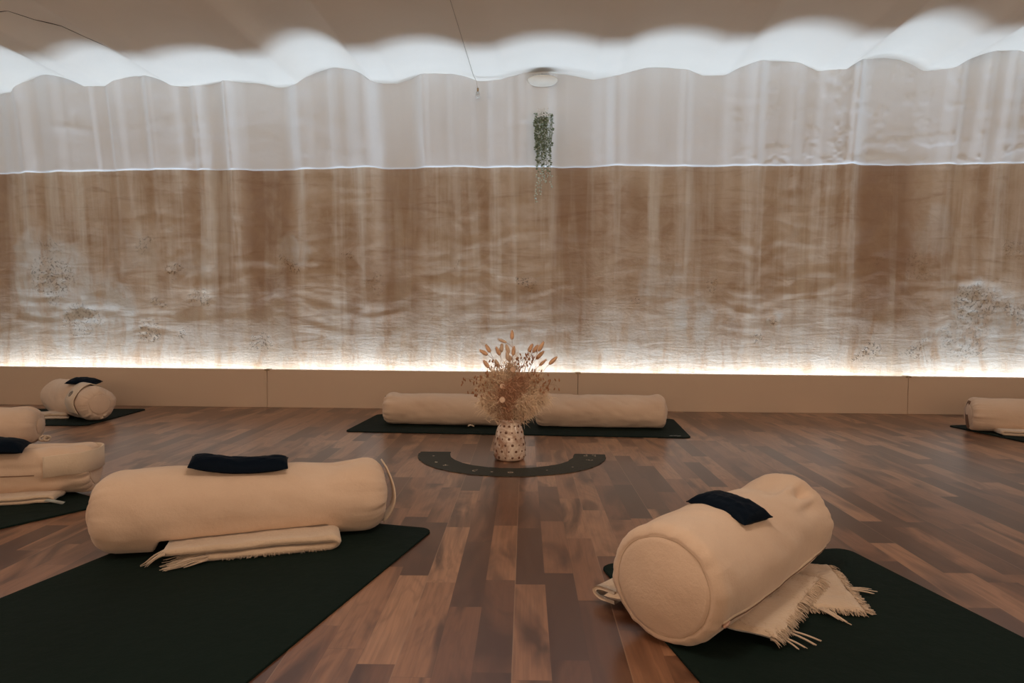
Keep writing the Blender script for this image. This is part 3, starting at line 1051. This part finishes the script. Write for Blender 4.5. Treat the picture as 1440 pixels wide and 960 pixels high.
# ------------------------------------------------------------------ the two bolsters by the wall
root, surf = bolster('cream bolster on the back mat, left of the vase', -0.55, 3.655, radians(-3), 0.655, 0.0885, 21, bulge=(0.004, 0.012), rc=0.030, puck=(1.2, .6), dents=[(-0.25, 0.0, 0.03, .6, 0.007), (-0.18, 0.3, 0.05, .8, 0.005)], taper=([-.5, -.42, -.3, .5], [.95, 1.03, .97, .97]))
end_handle(root, 0.655, 0.0885, -1, 0.012, 0.010, 0.8, 1.75, 0.0, M_mat)
b = MB(); pp = [(0.16 + .015 * cos(t * .9), -.093 - .004 * sin(t), .012 + .008 * abs(sin(t))) for t in [k * .5 for k in range(13)]]
b.tube(pp, 0.003, 6)
b.build('drawstring', M_strap, root)
root, surf = bolster('cream bolster on the back mat, right of the vase', 0.285, 3.635, radians(-2), 0.68, 0.0905, 25, bulge=(0.004, 0.012), rc=0.032, puck=(1.4, .5), dents=[(-0.22, -0.6, 0.04, .5, 0.012), (-0.12, 0.0, 0.05, .5, 0.006), (-0.16, -1.1, 0.04, .3, 0.007), (0.30, 0, .03, .6, -.005)], taper=([-.5, -.42, -.2, .4, .5], [.94, 1.0, .96, .95, 1.0]), wrinkle=1.4)
end_handle(root, 0.68, 0.0905, -1, 0.012, 0.010, 0.8, 1.6, 0.0, M_mat)

# ------------------------------------------------------------------ left edge set
A3 = radians(16)
MBX, MBY = -1.815, 2.095
root, surf = bolster('slumped cream bolster at the left edge with a wide sewn strap round its end', MBX, MBY, A3, 0.66, 0.093, 33, bulge=(0.012, 0.004), rc=0.03, puck=(.6, 1.6),
                     dents=[(0.18, 0.0, 0.13, 0.42, 0.018), (-0.05, -0.2, 0.2, 0.4, 0.020), (0.22, -1.9, 0.05, 0.22, 0.009), (0.15, -1.35, 0.2, .14, .006)], taper=([-.5, .0, .3, .5], [1.0, .98, .94, .90]), wrinkle=1.6)
b = MB()
path, wid = [], []
for k in range(41):
    t = k / 40
    a_ = -pi / 2 + pi * t                       # around the end, horizontally
    if t < 0.3: lx, ly = 0.21 + (0.29 - 0.21) * t / 0.3, -0.1025
    elif t > 0.7: lx, ly = 0.29 - (0.29 - 0.21) * (t - 0.7) / 0.3, 0.1025
    else:
        w = (t - 0.3) / 0.4 * pi
        lx, ly = 0.29 + sin(w) * 0.055, -cos(w) * 0.1025
    path.append((lx, ly * 0.93, 0.112 + 0.010 * sin(pi * t)))
b.ribbon(path, Vector((0, 0, 0.034)), 0.005)
b.build('wide_strap', M_strap, root)
b = MB()
pts = [surf(-0.32 + 0.50 * t, radians(-88 - 5 * t)) for t in [k / 24 for k in range(25)]]
b.tube([p + n * 0.0005 for p, n in pts], 0.0016, 5)
b.build('side_seam', M_seam, root)
eye_pillow('navy eye pillow on the slumped bolster at the left edge', (-1.765, 2.035, 0.176), A3 + .15, 0.24, 0.11, 0.045, 1.5, 0.3, 13, pitch=0.06, roll=0.1)
bl, zl, zu, R = hairpin_blanket('folded sand blanket under the slumped bolster at the left edge', MBX, MBY, A3, -0.20, -0.20, 0.24, -0.132, -0.03, 0.0062, 0.011, 0.002, 47)
b = MB()
b.ribbon([(0.23, -.134, .018), (.255, -.138, .014), (.285, -.146, .0085)], Vector((0.004, 0, .004)), 0.003)
b.build('label_tag', M_logo, bl)

root, surf = bolster('cream bolster cut by the left edge with a knotted cord at its end', -2.612, 2.915, radians(15), 0.62, 0.0875, 41, base=0.0012, bulge=(0.012, 0.010), rc=0.05, puck=(.5, .5))
b = MB()
for k, (a0, rr) in enumerate(((0, .013), (1.3, .010))):
    b.tube([(0.325 + .015 * k + rr * cos(a0 + t), -0.012 + rr * .8 * sin(a0 + t * 1.3), .028 + .010 * sin(t + a0)) for t in [j * .55 for j in range(13)]], 0.0055, 7)
b.build('knotted_cord', M_strap, root)

# ------------------------------------------------------------------ far left set
A4 = radians(-36)
FX, FY = -2.71, 3.81
root, surf = bolster('cream bolster in the far left corner with an emblem on its wide flap', FX, FY, A4, 0.62, 0.1, 51, bulge=(0.012, 0.006), rc=0.045, puck=(.5, 1.2),
                     dents=[(0.09, -1.1, 0.05, 0.5, 0.022), (0.05, 0.3, 0.06, .5, 0.010)], taper=([-.5, -.2, .1, .3, .5], [1.05, 1.08, .99, 0.97, .95]), wrinkle=1.4)
b = MB()
strap_pts, strap_w = [], []
for k in range(33):
    th_ = radians(30 - 150 * k / 32)
    x_ = 0.135 + 0.065 * k / 32
    p, n = surf(x_, th_)
    strap_pts.append(p + n * 0.008); strap_w.append(Vector((0.062, 0.0, 0)))
b.ribbon(strap_pts, strap_w, 0.005)
flap = b.build('wide_flap', M_strap, root)
b = MB()
pc, nc_ = surf(0.165, radians(-58)); pc = pc + nc_ * 0.0125
e1 = Vector((1, 0, 0)); e2 = nc_.cross(e1).normalized()
for rr in (0.016, 0.008):
    b.tube([pc + e1 * rr * cos(w) + e2 * rr * sin(w) for w in [j * 2 * pi / 20 for j in range(21)]], 0.0011, 5)
for j in range(8):
    w = j * pi / 4
    b.tube([pc + (e1 * cos(w) + e2 * sin(w)) * rr for rr in (.009, .012, .0195)], 0.0009, 5)
b.build('emblem', M_thread_grey, flap)
b = MB()
b.tube([(0.295 + .014 * cos(t), .02 + .012 * sin(t), .030 + .012 * sin(t)) for t in [j * .5 for j in range(13)]], 0.006, 7)
b.build('end_loop', M_strap, root)
eye_pillow('small navy eye pillow on the far left bolster', (-2.665, 3.795, 0.203), A4 + radians(40), 0.155, 0.11, 0.034, .6, 1.4, 23, roll=.16, pitch=.10)
bl = empty('folded_blanket', (-2.87, 3.70, 0)); tag(bl, 'small folded blanket poking out under the far left bolster', 'blanket')
b = MB()
slab_quad(b, [(-.10, .03), (.02, -.06), (.20, -.03), (.10, .12)], 0.0062, 0.014, 55, 30, 26)
slab_quad(b, [(-.09, .04), (.02, -.045), (.18, -.01), (.10, .12)], 0.0205, 0.016, 58, 30, 26)
b.build('cloth', M_blanket, bl)

# ------------------------------------------------------------------ far right set
A5 = radians(-14)
root, surf = bolster('cream bolster cut by the right edge of the view', 2.53, 3.60, A5, 0.66, 0.0885, 61, bulge=(0.008, 0.012), rc=0.03, puck=(1.3, .6))
end_handle(root, 0.66, 0.0885, -1, 0.020, 0.012, 0.12, 1.80, 0.0, M_seam, 0.003)
hairpin_blanket('folded cream blanket in front of the far right bolster', 2.53, 3.60, A5, 0.30, 0.32, -0.22, -0.155, -0.03, 0.0062, 0.013, 0.001, 65, side=-1)
eye_pillow('navy eye pillow on the bolster at the right edge', (2.565, 3.56, 0.182), A5, 0.22, 0.09, 0.036, 2.5, 0.2, 33)

# ------------------------------------------------------------------ fanned cards
CX, CY = -0.146, 2.912
NC = 44
ORD = ['first', 'second', 'third', 'fourth', 'fifth', 'sixth', 'seventh', 'eighth', 'ninth', 'tenth', 'eleventh', 'twelfth', 'thirteenth', 'fourteenth', 'fifteenth', 'sixteenth', 'seventeenth', 'eighteenth', 'nineteenth', 'twentieth', 'twenty-first', 'twenty-second']
cv, cf, cm = [], [], []
cw, cl, ct = 0.068, 0.132, 0.0005
out = []
for qx, qy, a0 in ((1, 1, 0), (-1, 1, 90), (-1, -1, 180), (1, -1, 270)):
    for k in range(4):
        a_ = radians(a0 + 30 * k)
        out.append((qx * (cl / 2 - .005) + .005 * cos(a_), qy * (cw / 2 - .005) + .005 * sin(a_)))
n = len(out)


def card_mesh(marks):
    b = MB()
    vs = [(x, y, 0) for x, y in out] + [(x, y, ct) for x, y in out]
    b.add(vs, [tuple(range(n, 2 * n))], 0)
    b.add([], [], 1)
    b.f += [(k, (k + 1) % n, n + (k + 1) % n, n + k) for k in range(n)] + [tuple(range(n))[::-1]]
    b.m += [1] * n + [0]
    for (mx, my, s, kind) in marks:
        my = -0.022 if len(marks) < 4 else my
        s = s * 1.25
        z = ct + 0.00012
        if kind == 'ring':
            vs, N2 = [], 16
            for k in range(N2):
                w = 2 * pi * k / N2
                vs += [(mx + s * cos(w), my + s * sin(w), z), (mx + s * .62 * cos(w), my + s * .62 * sin(w), z)]
            b.add(vs, [(2 * k, (2 * k + 2) % (2 * N2), (2 * k + 3) % (2 * N2), 2 * k + 1) for k in range(N2)], 2)
        elif kind == 'moon':
            N2 = 12; vs = []
            for k in range(N2 + 1):
                w = -1.9 + 3.8 * k / N2
                vs += [(mx + s * cos(w), my + s * sin(w), z), (mx - s * .35 + s * 1.0 * cos(w) * (.75 if True else 1), my + s * .93 * sin(w), z)]
            b.add(vs, [(2 * k, 2 * k + 2, 2 * k + 3, 2 * k + 1) for k in range(N2)], 2)
        else:
            vs = []
            for k in range(10):
                w = 2 * pi * k / 10; rr = s if k % 2 == 0 else s * .42
                vs.append((mx + rr * cos(w), my + rr * sin(w), z))
            b.add(vs, [tuple(range(10))], 2)
    return b


MARKS = {3: [(.005, .018, .006, 'star')], 8: [(.01, .012, .008, 'moon'), (.012, .026, .005, 'star')], 11: [(.0, .014, .008, 'moon'), (.014, .022, .005, 'ring')],
         17: [(.008, .02, .009, 'ring'), (-.012, .02, .0035, 'star')], 20: [(.004, .02, .006, 'star')], 23: [(.006, .02, .009, 'ring'), (.006, .02, .0035, 'star')],
         29: [(.0, .02, .004, 'star')], 34: [(.004, .018, .005, 'star')], 40: [(.01, .012, .008, 'ring'), (-.006, .012, .004, 'star')], 43: [(.018, .012, .007, 'ring'), (.018, -.012, .007, 'moon'), (-.018, .012, .007, 'moon'), (-.018, -.012, .007, 'ring')]}
plainm = None
tilt_a = -0.022
for i in range(NC):
    phi = pi * 1.0 + pi * (i + 0.5) / NC + 0.012 * sin(i * 2.7)
    rr = 0.332 + 0.0035 * sin(i * 1.9) + (0.003 if 30 <= i <= 36 else 0)
    if i in MARKS:
        o = card_mesh(MARKS[i]).build('card', [M_card, M_card_edge, M_gold], shade=False)
    else:
        if plainm is None:
            o = card_mesh([]).build('card', [M_card, M_card_edge, M_gold], shade=False)
            plainm = o
        else:
            o = link(plainm.copy())
    o.location = (CX + rr * cos(phi) * 1.0, CY + rr * sin(phi) * 1.03, 0.0016)
    jit = 0.02 * sin(i * 3.3) + (0.04 * sin(i * 1.3) if 28 <= i <= 36 else 0)
    o.rotation_euler = (Matrix.Rotation(phi + jit, 3, 'Z') @ Matrix.Rotation(tilt_a, 3, 'X')).to_euler()
    if i < 22: lab = ('dark card, %s from the left end of the arc before the vase' % ORD[i])
    else: lab = ('dark card, %s from the right end of the arc before the vase' % ORD[NC - 1 - i])
    if i in MARKS: lab = lab.replace('dark card', 'dark card with gold mark').replace(' before the vase', '')
    tag(o, lab, 'card', 'dark cards fanned in a half circle before the vase')

# ------------------------------------------------------------------ vase and dried flowers
VXY = (-0.151, 2.815)
vase = empty('vase', (*VXY, 0)); tag(vase, 'glazed ceramic vase with brown dots holding dried flowers, on the floor', 'vase')
prof = [(0.0, 0.0), (0.050, 0.0), (0.060, 0.004), (0.0655, 0.016), (0.067, 0.035), (0.066, 0.06), (0.062, 0.09), (0.056, 0.118), (0.049, 0.140), (0.0455, 0.152), (0.0465, 0.160), (0.049, 0.166), (0.0475, 0.1675), (0.044, 0.160), (0.0425, 0.150), (0.048, 0.125), (0.060, 0.06), (0.055, 0.01), (0.0, 0.008)]
N2 = 64
vs, fs = [], []
for i, (rr, z) in enumerate(prof):
    for k in range(N2):
        w = 2 * pi * k / N2
        r2 = rr * (1 + 0.014 * float(vnoise(cos(w) * 2 + z * 20, sin(w) * 2, 5)))
        vs.append((r2 * cos(w), r2 * sin(w), z))
for i in range(len(prof) - 1):
    for k in range(N2):
        fs.append((i * N2 + k, i * N2 + (k + 1) % N2, (i + 1) * N2 + (k + 1) % N2, (i + 1) * N2 + k))
mesh_obj('body', vs, fs, M_vase, vase)
for row, z in enumerate((0.018, 0.043, 0.068, 0.093, 0.118, 0.143)):
    rr = float(np.interp(z, [p[1] for p in prof[1:10]], [p[0] for p in prof[1:10]]))
    cnt = 14
    for k in range(cnt):
        w = 2 * pi * (k + 0.5 * (row % 2)) / cnt
        if sin(w) > 0.25: continue
        b = MB()
        nn = Vector((cos(w), sin(w), 0.12)).normalized()
        b.ellipsoid(Vector((rr * cos(w), rr * sin(w), z)) * 1.0 - nn * 0.0006, nn, 0.0022, lambda t: (0.0052 + 0.0016 * sin(k * 2.3 + row)) * sqrt(max(0, 1 - t * t)), 10, 6)
        b.build('dot', M_dot, vase)
b = MB(); b.tube([(0.0475 * cos(w), 0.0475 * sin(w), 0.167) for w in [k * 2 * pi / 40 for k in range(41)]], 0.0022, 6)
b.build('rim', M_vase, vase)

RF = random.Random(5)
mouth = Vector((VXY[0], VXY[1], 0.155))


def stem_start(k):
    w = k * 2.4
    return mouth + Vector((0.026 * cos(w), 0.026 * sin(w), -0.10))


BUN = [(-0.144, 0.516, 0, 1, 0), (-0.181, 0.493, -.9, .35, 1), (-0.243, 0.46, -.6, 1, 0), (-0.258, 0.445, -1, .6, 0), (-0.203, 0.448, -.45, 1, 0), (-0.19, 0.46, .1, 1, 1), (-0.16, 0.46, -.3, 1, 1), (-0.137, 0.45, .1, 1, 0), (-0.247, 0.398, -.8, 1, 0), (-0.16, 0.432, -.1, 1, 1), (-0.067, 0.462, .5, 1, 0), (-0.047, 0.458, .7, 1, 0), (-0.023, 0.471, .6, 1, 0), (-0.028, 0.432, .8, .8, 0), (-0.016, 0.402, 1, .9, 0), (0.027, 0.411, 1, .95, 0), (-0.206, 0.396, -.5, 1, 1)]
BLAB = ['tan bunny tail grass head standing highest in the bouquet', 'pale bunny tail lying sideways just left below the highest one', 'tan bunny tail on the upper left of the bouquet, slanting left', 'tan bunny tail farthest left, pointing out sideways', 'tan bunny tail left of centre in the upper bouquet', 'pale upright bunny tail left of centre beside a tan one', 'pale slim bunny tail directly below the highest head', 'tan upright bunny tail right below the highest head', 'tan bunny tail lowest on the left side of the bouquet', 'small pale bunny tail in the middle of the upper bouquet', 'tan bunny tail first on the right side of the bouquet', 'tan bunny tail second on the right side, leaning right', 'tan bunny tail highest on the right side of the bouquet', 'tan bunny tail below the highest head of the right side', 'slim tan bunny tail low on the right, under two others', 'large tan bunny tail farthest right, leaning outward', 'pale bunny tail low left, half sunk in the plumes']
for k, (x, z, dx, dz, pale) in enumerate(BUN):
    y = VXY[1] + RF.uniform(-0.05, 0.06)
    d = Vector((dx, RF.uniform(-.2, .2), dz)).normalized()
    root = empty('bunny_tail', (VXY[0], VXY[1], 0.06)); o0 = Vector(root.location)
    c = Vector((x, y, z)); hl = 0.020 if k not in (12, 15, 13) else 0.024
    s0 = stem_start(k)
    b = MB(); b.tube([p - o0 for p in bez(s0, c - d * 0.12 if (c - d * .12).z > .2 else (s0 + c) / 2, c - d * hl, 12)], 0.0008, 5)
    b.build('stem', M_strand, root)
    b = MB()
    b.ellipsoid(c - o0, d, hl, lambda t: (0.0084 if k not in (1, 14) else .006) * (max(0, 1 - t * t) ** 0.5) * (1 - 0.25 * t), 10, 8)
    m1 = d.orthogonal().normalized(); m2 = d.cross(m1)
    for j in range(110):
        t = RF.uniform(-.9, .95); w = RF.uniform(0, 2 * pi); rr = 0.0078 * sqrt(1 - t * t)
        o = c - o0 + d * hl * t + (m1 * cos(w) + m2 * sin(w)) * rr
        q = o + (m1 * cos(w) + m2 * sin(w)) * 0.004 + d * 0.007
        side_ = (m1 * -sin(w) + m2 * cos(w)) * 0.0004
        b.add([o - side_, o + side_, q], [(0, 1, 2)])
    b.build('head', M_tail2 if pale else M_tail, root)
    tag(root, BLAB[k], 'dried flower', 'bunny tail grasses in the vase')

OAT = [(-0.33, 0.335, 'rust seed sprig farthest left, drooping beside the bouquet'), (-0.308, 0.290, 'rust seed sprig low on the left side'), (-0.272, 0.285, 'small seed sprig low left against the plumes'), (-0.254, 0.352, 'seed sprig in the middle of the left side'), (-0.216, 0.392, 'seed sprig on the upper left among bunny tails'), (-0.088, 0.420, 'dense seed sprig on the upper right, left one of two'), (-0.056, 0.432, 'seed sprig highest on the right below bunny tails'), (-0.037, 0.365, 'seed sprig in the middle of the right side'), (0.0, 0.31, 'rust seed sprig low right beside the farthest one'), (0.030, 0.314, 'rust seed sprig farthest right over the bolster'), (-0.013, 0.345, 'small seed sprig right of the plumes above the low pair')]
for k, (x, z, lab) in enumerate(OAT):
    y = VXY[1] + RF.uniform(-0.07, 0.02)
    root = empty('seed_sprig', (VXY[0], VXY[1], 0.06)); o0 = Vector(root.location)
    tip = Vector((x, y, z)); s0 = stem_start(k + 5)
    mid = Vector(((x + VXY[0]) / 2 + (x - VXY[0]) * .08, (y + VXY[1]) / 2, z + 0.015))
    line = bez(s0, mid, tip, 16)
    b = MB(); b.tube([p - o0 for p in line], 0.0007, 5)
    heads = []
    for j in range(18 if k in (5, 6) else 13):
        base = line[RF.randint(10, 15)]
        e = base + Vector((RF.uniform(-.028, .028), RF.uniform(-.02, .02), RF.uniform(-.028, .022)))
        b.tube([p - o0 for p in (base, (base + e) / 2 + Vector((0, 0, .006)), e)], 0.0004, 4)
        heads.append(e)
    b.build('stem', M_strand, root)
    b = MB()
    for e in heads:
        b.ellipsoid(e - o0, (RF.uniform(-.6, .6), RF.uniform(-.4, .4), -1), 0.0068, 0.0030, 6, 5)
    b.build('spikelets', M_oat, root)
    tag(root, lab, 'dried flower', 'seed sprigs in the vase')

DSC = [(-0.177, 0.257, 'papery seed disc low in the front of the bouquet'), (-0.178, 0.308, 'papery seed disc above the lowest one in front'), (-0.137, 0.376, 'papery seed disc right of centre in the upper plumes'), (-0.155, 0.420, 'papery seed disc highest, just under the bunny tails')]
for k, (x, z, lab) in enumerate(DSC):
    root = empty('honesty_disc', (VXY[0], VXY[1], 0.06)); o0 = Vector(root.location)
    c = Vector((x, VXY[1] - 0.085 + 0.03 * k, z))
    b = MB(); b.tube([p - o0 for p in bez(stem_start(k + 2), (c + mouth) / 2 + Vector((0, -.01, .03)), c - Vector((0, 0, .014)), 10)], 0.0008, 5)
    b.build('stem', M_strand, root)
    b = MB(); b.ellipsoid(c - o0, (0.2, -1, 0.15), 0.0012, lambda t: 0.0125 * (max(0, 1 - t * t) ** 0.5), 16, 6)
    b.build('disc', M_disc, root)
    tag(root, lab, 'dried flower', 'papery seed discs in the vase')

PLM = [((-0.235, 2.78, 0.245), 'pampas plume spreading to the lower left', 0), ((-0.255, 2.84, 0.31), 'pampas plume on the left side of the bouquet', 0), ((-0.205, 2.80, 0.345), 'pampas plume on the upper left of the bouquet', 0), ((-0.160, 2.78, 0.300), 'reddish pampas plume in the middle front', 1), ((-0.150, 2.84, 0.375), 'pampas plume rising in the middle of the bouquet', 0), ((-0.105, 2.80, 0.33), 'reddish pampas plume right of the middle', 1), ((-0.060, 2.82, 0.335), 'pampas plume on the right side of the bouquet', 0), ((-0.075, 2.77, 0.235), 'pale pampas plume hanging to the lower right', 0), ((-0.030, 2.80, 0.262), 'pale pampas plume reaching farthest right', 0), ((-0.190, 2.79, 0.255), 'reddish pampas plume low in front of the vase mouth', 1)]
for k, (tip, lab, red) in enumerate(PLM):
    root = empty('pampas_plume', (VXY[0], VXY[1], 0.06)); o0 = Vector(root.location)
    tip = Vector(tip); s0 = stem_start(k + 9)
    line = bez(s0, Vector((mouth.x + (tip.x - mouth.x) * .3, mouth.y, mouth.z + 0.06)), tip, 20)
    b = MB(); b.tube([p - o0 for p in line], 0.0009, 5)
    b.build('stem', M_strand, root)
    b = MB()
    for j in range(2100):
        i = min(19, max(7, int(RF.gauss(15.5, 3.6))))
        o = line[i] + Vector((RF.gauss(0, .017), RF.gauss(0, .014), RF.gauss(0, .014)))
        t = (line[i] - line[i - 1]).normalized()
        sd = Vector((RF.gauss(0, 1), RF.gauss(0, 1), RF.gauss(0, 1))).normalized()
        d = (t * 0.9 + sd * 0.9).normalized()
        ln = RF.uniform(.018, .042) * (1.25 if k in (0, 7, 8) else 1.0)
        q1_ = o + d * ln * .55; q2_ = o + d * ln + Vector((0, 0, -ln * .35))
        wv = d.orthogonal().normalized() * RF.uniform(.0006, .0013)
        if i == 7 and q2_.z < 0.16: continue
        b.add([p - o0 for p in (o - wv, o + wv, q1_ + wv * .8, q1_ - wv * .8, q2_)], [(0, 1, 2, 3), (3, 2, 4)])
    b.build('plume', M_plume2 if red else M_plume, root)
    tag(root, lab, 'dried flower', 'pampas plumes in the vase')

# ------------------------------------------------------------------ on and before the upper wall
def wall_front(z):
    return WALL_Y - LEAN * 2.25 - 0.160 * (z - 1.5) - 0.012


wy = wall_front(2.02)
sc = empty('wall_sconce', (-0.034, wy + 0.002, 2.045)); tag(sc, 'small plaster half-bowl sconce high on the wall under the ceiling', 'wall lamp')
b = MB(); vs, fs = [], []
NU, NV = 24, 10
for sh, rad in ((0, 1.0), (1, 0.93)):
    for i in range(NV + 1):
        el = (pi / 2) * i / NV
        for k in range(NU + 1):
            w = pi + pi * k / NU
            vs.append((0.094 * rad * cos(w) * sin(el) ** .8, 0.082 * rad * sin(w) * sin(el) ** .8, -0.045 * cos(el) * rad - 0.0))
base = (NV + 1) * (NU + 1)
for s in (0, 1):
    for i in range(NV):
        for k in range(NU):
            a_ = s * base + i * (NU + 1) + k
            q = (a_, a_ + 1, a_ + NU + 2, a_ + NU + 1)
            fs.append(q if s == 0 else q[::-1])
for k in range(NU):
    a_ = NV * (NU + 1) + k
    fs.append((a_, a_ + 1, base + a_ + 1, base + a_))
b.add(vs, fs)
b.build('bowl', plain('cream_plaster', (0.74, 0.68, 0.58), 0.8, 0.03), sc)
b = MB()
RS = random.Random(3)
for k in range(90):
    w = RS.uniform(pi, 2 * pi); rr = RS.uniform(0, .06)
    o = Vector((rr * cos(w), rr * .8 * sin(w) - .005, -0.004))
    d = Vector((cos(w) * .6 + RS.uniform(-.3, .3), sin(w) * .3, RS.uniform(.5, 1))).normalized()
    ln = RS.uniform(.018, .042) * (1.1 - rr * 6)
    wv = d.orthogonal().normalized() * RS.uniform(.003, .006)
    b.add([o, o + d * ln * .5 + wv, o + d * ln, o + d * ln * .5 - wv], [(0, 1, 2, 3)])
b.build('ruffle', plain('frosted_glass_ruffle', (0.62, 0.64, 0.66), 0.4), sc)

pl = empty('trailing_plant', (-0.025, wall_front(1.6) - 0.06, 1.80)); tag(pl, 'green and white trailing plant hanging on the wall below the sconce', 'hanging plant')
b = MB()
b.tube([(0, 0.09, 0.035), (0, 0.0, 0.04), (0, -.004, 0.02)], 0.002, 6)
b.ellipsoid((0, 0.0, 0.005), (0, 0, 1), 0.028, lambda t: 0.030 * (1 - 0.25 * t) * (max(0, 1 - t * t) ** .35), 16, 8)
b.build('pot', M_vine, pl)
RP = random.Random(12)
strands = []
for k in range(30):
    w = RP.uniform(pi * .95, 2.05 * pi)
    x0 = 0.046 * cos(w) + RP.uniform(-.008, .008); y0 = 0.030 * sin(w)
    ln = RP.uniform(.17, .33)
    strands.append((x0, y0, 0.03, ln))
strands += [(-.012, -.02, .02, .50), (-.022, -.02, .02, .545), (.004, -.02, .02, .41), (.018, -.02, .02, .46), (.006, -.025, .02, .43), (-.002, -.02, 0, .40)]
vb, lf, lp = MB(), MB(), MB()
for si, (x0, y0, z0_, ln) in enumerate(strands):
    pts = [(x0 * .5, y0 * .5, .03), (x0, y0 - .006, .035)]
    nseg = 12
    ph = RP.uniform(0, 6)
    for j in range(1, nseg + 1):
        t = j / nseg
        drift = {30: -.010, 31: -.028, 32: -.004, 33: .03, 34: .012}.get(si, 0)
        pts.append((x0 * (1.05 - .12 * t) + .004 * sin(ph + 5 * t) + drift * t, y0 - .004 + .003 * cos(ph + 6 * t), .035 - ln * t))
    vb.tube(pts, 0.0008, 4)
    cnt = int(ln / 0.0105)
    for j in range(cnt):
        t = j / cnt
        seg = 1 + t * (nseg); i0 = int(seg); fr = seg - i0
        p = Vector(pts[i0]) * (1 - fr) + Vector(pts[min(i0 + 1, nseg + 1)]) * fr
        w = RP.uniform(0, 2 * pi)
        d = Vector((cos(w), -abs(sin(w)) * .45, RP.uniform(-.9, .25))).normalized()
        s_ = RP.uniform(.011, .017)
        wv = d.cross(Vector((RP.uniform(-.4, .4), -1, RP.uniform(-.3, .6)))).normalized() * s_ * .38
        nrm = d.cross(wv).normalized() * .0008
        tgt = lp if (RP.random() < .30 or t * ln > .36 or (t < .12 and RP.random() < .5)) else lf
        tgt.add([p, p + d * s_ * .5 + wv - nrm, p + d * s_, p + d * s_ * .5 - wv - nrm, p + d * s_ * .5 + nrm], [(0, 1, 4), (1, 2, 4), (2, 3, 4), (3, 0, 4)])
vb.build('vines', M_vine, pl)
lf.build('leaves', M_leaf, pl); o = lp.build('pale_leaves', M_leaf2, pl); o['label'] = 'pale variegated leaves'
b = MB()
for k in range(34):
    c = Vector((RP.uniform(-.040, .026), RP.uniform(-.06, -.035), RP.uniform(.008, .058)))
    for j in range(5):
        w = j * 2 * pi / 5
        d = Vector((cos(w), -.5, sin(w))).normalized() * .007
        wv = Vector((-sin(w), 0, cos(w))) * .0028
        b.add([c, c + d * .6 + wv, c + d, c + d * .6 - wv], [(0, 1, 2, 3)])
b.build('blossoms', M_petal_w, pl)

bulb = empty('hanging_bulb', (-0.436, 4.20, 2.04)); tag(bulb, 'tiny clear glass bulb on a thin cable left of the sconce', 'light bulb')
b = MB()
cable = [(-0.452 + 0.436, y - 4.20, ceil_z(-0.452) - 2.04 - 0.003) for y in np.linspace(2.4, 4.17, 14)]
cable += [(0, 0, -.02), (0.004, 0.004, -.045), (0.008, .006, -.06)]
b.tube(cable, 0.0012, 5)
b.build('cable', M_cable, bulb)
b = MB(); b.tube([(0.008, .006, -.06), (0.008, .006, -.082)], 0.006, 10); b.build('socket', M_brass, bulb)
b = MB(); b.ellipsoid((0.008, .006, -.100), (0, 0, -1), 0.022, lambda t: 0.0185 * (max(0, 1 - t * t) ** .5) * (.8 + .2 * t), 20, 14); b.build('glass', M_glass_clear, bulb)
b = MB(); b.tube([(0.004, .006, -.083), (0.002, .006, -.105), (0.008, .004, -.098), (0.014, .006, -.105), (0.012, .006, -.083)], 0.0008, 5); b.build('filament', M_brass, bulb)
